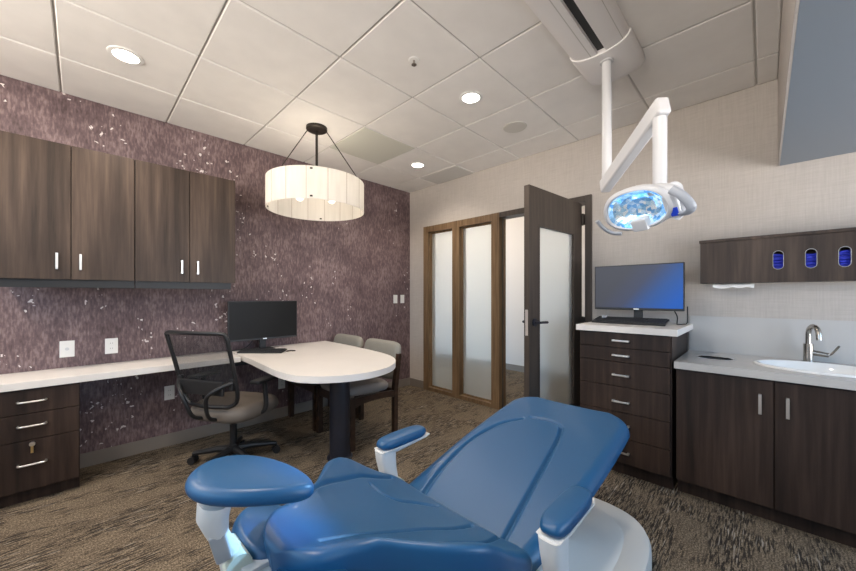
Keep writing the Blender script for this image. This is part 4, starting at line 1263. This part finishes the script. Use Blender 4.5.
for sgn in (1, -1):      # padded neck wings low at the head end
    bm = BM(); pad(bm, .15, .20, .055, (0, 0, 0), n=2.3, crown=.012)
    bmesh.ops.transform(bm, matrix=Matrix.Translation((.325, Y0 + sgn * .112, .697)) @ Matrix.Rotation(sgn * math.radians(10), 4, 'X') @ Matrix.Rotation(math.radians(14), 4, 'Y'), verts=bm.verts)
    obj('neck_wing', bm, M['vinyl'], ch, smooth=75)
bm = BM()
rr = []
for i in range(15):
    x = .40 + .46 * i / 14; w = back_w(x) * .72; zt = spline(x, ZC) - .15; zb = zt - .05
    rr.append([bm.verts.new((x, Y0 + a, b)) for a, b in ((-w, zt), (-w * .96, lerp(zt, zb, .5)), (-w * .8, zb), (w * .8, zb), (w * .96, lerp(zt, zb, .5)), (w, zt))])
for a, b in zip(rr, rr[1:]):
    for k in range(6): bm.faces.new((a[k], b[k], b[(k + 1) % 6], a[(k + 1) % 6]))
bm.faces.new(rr[0]); bm.faces.new(rr[-1][::-1])
obj('backrest_shell', bm, M['shell'], ch)

# headrest
hp = (.258, .762, .899)
bm = BM(); pad(bm, .252, .160, .034, (0, 0, 0), n=2.05, crown=.012, egg=.42)
bmesh.ops.transform(bm, matrix=Matrix.Translation(hp) @ Matrix.Rotation(math.radians(-47), 4, 'Z') @ Matrix.Rotation(math.radians(9), 4, 'Y') @ Matrix.Rotation(math.radians(-4), 4, 'X'), verts=bm.verts)
obj('headrest', bm, M['vinyl'], ch, smooth=75)
bm = BM()
# neck of the bracket, leaning, then the slide bar going into the backrest
rr = []
for (x, y, z, wx, wy) in ((.194, .800, .868, .030, .050), (.190, .802, .832, .028, .042), (.200, .815, .790, .021, .030), (.216, .828, .752, .020, .028), (.232, .838, .715, .024, .032), (.238, .842, .685, .024, .032)):
    rr.append([bm.verts.new((x + wx * math.cos(a), y + wy * math.sin(a), z)) for a in [2 * PI * k / 20 for k in range(20)]])
for a, b in zip(rr, rr[1:]):
    for k in range(20): bm.faces.new((a[k], b[k], b[(k + 1) % 20], a[(k + 1) % 20]))
bm.faces.new(rr[0]); bm.faces.new(rr[-1][::-1])
br = obj('headrest_bracket', bm, M['shell'], ch, smooth=60)
bm = BM()
up_ = Vector((-.040, -.034, .15)).normalized(); out_ = Vector((-.25, -.97, 0)); out_ = (out_ - up_ * out_.dot(up_)).normalized(); sd_ = out_.cross(up_)
box(bm, -.015, .015, -.007, .007, -.040, .036, bev=.005, mtx=Matrix.Translation(Vector((.207, .821, .772)) + out_ * .0235) @ Matrix((sd_, out_, up_)).transposed().to_4x4()); obj('release_lever', bm, M['greypl'], br)
bm = BM(); cyl(bm, (.238, .795, .705), (.238, .885, .705), .026, 24); obj('bracket_hinge', bm, M['greenpl'], br)
bm = BM(); box(bm, .240, .42, .772, .822, .690, .702, bev=.004); box(bm, .250, .295, .76, .81, .675, .69, bev=.003); obj('slide_bar', bm, M['shell'], ch)
bm = BM(); box(bm, .330, .362, .764, .830, .684, .708, bev=.005); obj('slide_collar', bm, M['greenpl'], ch)

# armrests
def armrest(sgn):
    yc = Y0 + sgn * .357
    bm = BM()
    # white carrier: post at the head end and a beam under the pad
    rr = []
    path = [(.915, .470, .036, .027), (.905, .52, .034, .027), (.893, .57, .036, .029), (.886, .61, .039, .031), (.884, .648, .042, .033)]
    for (x, z, hx, hy) in path:
        rr.append([bm.verts.new((x + hx * math.copysign(abs(math.cos(a)) ** .6, math.cos(a)), yc + hy * math.copysign(abs(math.sin(a)) ** .6, math.sin(a)), z)) for a in [2 * PI * k / 20 for k in range(20)]])
    for a, b in zip(rr, rr[1:]):
        for k in range(20): bm.faces.new((a[k], b[k], b[(k + 1) % 20], a[(k + 1) % 20]))
    bm.faces.new(rr[0]); bm.faces.new(rr[-1][::-1])
    rr = []
    for (x, zb) in ((.852, .648), (.87, .640), (.93, .632), (1.02, .637), (1.09, .643), (1.118, .646)):
        zt = .653
        w = .034 if x < 1.11 else .027
        rr.append([bm.verts.new((x, yc + a, b)) for a, b in ((-w, zt), (-w, lerp(zt, zb, .5)), (-w * .75, zb), (w * .75, zb), (w, lerp(zt, zb, .5)), (w, zt))])
    for a, b in zip(rr, rr[1:]):
        for k in range(6): bm.faces.new((a[k], b[k], b[(k + 1) % 6], a[(k + 1) % 6]))
    bm.faces.new(rr[0]); bm.faces.new(rr[-1][::-1])
    ar = obj('armrest', bm, M['shell'], ch, smooth=50)
    bm = BM(); pad(bm, .255, .076, .036, (.976, yc, .675), n=3.6, crown=.008); obj('arm_pad', bm, M['vinyl'], ar, smooth=75)
    bm = BM(); cyl(bm, (.925, yc - .03, .475), (.925, yc + .03, .475), .045, 24); box(bm, .885, .965, yc - sgn * .12 if sgn > 0 else yc, yc if sgn > 0 else yc + .12, .43, .462, bev=.006); obj('arm_hinge', bm, M['greenpl'], ar)
armrest(1); armrest(-1)

# lift base
def rrect(cx, cy, hx, hy, n=12, e=3.):
    pts = []
    for k in range(n * 4):
        a = 2 * PI * k / (n * 4)
        pts.append((cx + hx * math.copysign(abs(math.cos(a)) ** (2 / e), math.cos(a)), cy + hy * math.copysign(abs(math.sin(a)) ** (2 / e), math.sin(a))))
    return pts
bm = BM(); rr = []
bx, by = 1.475, Y0 - .03
for (s, hx, hy, z, cx) in ((1, .555, .365, .012, bx), (1, .575, .385, .03, bx), (1, .575, .385, .118, bx), (1, .566, .376, .138, bx), (1, .535, .345, .152, bx), (1, .46, .285, .156, bx - .01), (1, .445, .272, .166, bx - .012), (1, .34, .235, .182, bx - .05), (1, .28, .20, .205, bx - .09), (1, .22, .17, .235, bx - .13), (1, .18, .15, .26, bx - .16)):
    rr.append([bm.verts.new((p, q, z)) for p, q in rrect(cx, by, hx, hy, e=3.4 if hx > .4 else 3)])
for a, b in zip(rr, rr[1:]):
    for k in range(len(a)): bm.faces.new((a[k], a[(k + 1) % len(a)], b[(k + 1) % len(a)], b[k]))
bm.faces.new(rr[0][::-1]); bm.faces.new(rr[-1])
bs = obj('base_cover', bm, M['basewhite'], ch, smooth=28)
bm = BM(); prism(bm, rrect(bx, by, .54, .34), 0, .013); obj('base_plate', bm, M['black'], ch)
bm = BM()
rr = []
for i in range(8):
    t = i / 7; z = lerp(.25, .46, t)
    rr.append([bm.verts.new((p, q, z)) for p, q in rrect(lerp(bx - .16, 1.18, t), lerp(by, Y0, t), lerp(.17, .20, t), lerp(.13, .13, t))])
for a, b in zip(rr, rr[1:]):
    for k in range(len(a)): bm.faces.new((a[k], a[(k + 1) % len(a)], b[(k + 1) % len(a)], b[k]))
bm.faces.new(rr[0][::-1]); bm.faces.new(rr[-1])
obj('lift_column', bm, M['shell'], ch, smooth=50)

# ================================================================== light
w = bpy.data.worlds.new('sky'); SC.world = w; w.use_nodes = True
nt = w.node_tree
bg = nt.nodes['Background']
tcw = nt.nodes.new('ShaderNodeTexCoord'); sxw = nt.nodes.new('ShaderNodeSeparateXYZ'); rw = nt.nodes.new('ShaderNodeValToRGB')
mw = nt.nodes.new('ShaderNodeMapRange'); mw.inputs['From Min'].default_value = -.25; mw.inputs['From Max'].default_value = .35
nt.links.new(tcw.outputs['Generated'], sxw.inputs[0]); nt.links.new(sxw.outputs['Z'], mw.inputs['Value']); nt.links.new(mw.outputs[0], rw.inputs['Fac'])
ew = rw.color_ramp.elements; ew[0].position = .3; ew[0].color = (1., .92, .83, 1); ew[1].position = .55; ew[1].color = (.17, .26, .36, 1)   # bright ground added below to light the ceiling, blue sky above
nt.links.new(rw.outputs['Color'], bg.inputs['Color']); bg.inputs['Strength'].default_value = 10.
p = area('added_window_portal', (XB - .10, (WY0 + WY1) / 2, (WZ0 + WZ1) / 2), WY1 - WY0, 1, (1, 1, 1), (0, math.radians(-90), 0), WZ1 - WZ0)  # portal in the added back window
p.data.shape = 'RECTANGLE'; p.data.size = WZ1 - WZ0; p.data.size_y = WY1 - WY0
p.data.cycles.is_portal = True
area('added_blue_fill', ((VX0 + VX1) / 2, YN - .13, (VZ0 + VZ1) / 2), VX1 - VX0, 20, (.30, .56, 1), (math.radians(90 + 22), 0, 0), VZ1 - VZ0)  # added blue light, tilted up to tint the soffit and chair
area('corridor_lamp', (4.3, 2.3, 2.74), .5, 9.5, (1, .90, .80), sy=2.2)
area('corridor_lamp', (4.3, .6, 2.74), .5, 6, (1, .90, .80), sy=1.2)

# ================================================================== camera
cam = bpy.data.cameras.new('camera'); co = bpy.data.objects.new('camera', cam); COL.objects.link(co)
FPX = 342.
cam.sensor_fit = 'HORIZONTAL'; cam.sensor_width = 36.; cam.lens = 36. * FPX / 856.
cam.shift_x = 0.; cam.shift_y = 9.5 / 856.
cam.clip_start = .02
ah = math.atan(336 / 342)
co.location = (0, 0, 1.284)
Fd = Vector((math.cos(ah), math.sin(ah), 0))
co.rotation_euler = (PI / 2, 0, ah - PI / 2)
SC.camera = co
vs = SC.view_settings
SC.display_settings.display_device = 'sRGB'
vs.view_transform = 'Standard'; vs.look = 'None'; vs.exposure = .35; vs.gamma = 1.; vs.use_curve_mapping = False
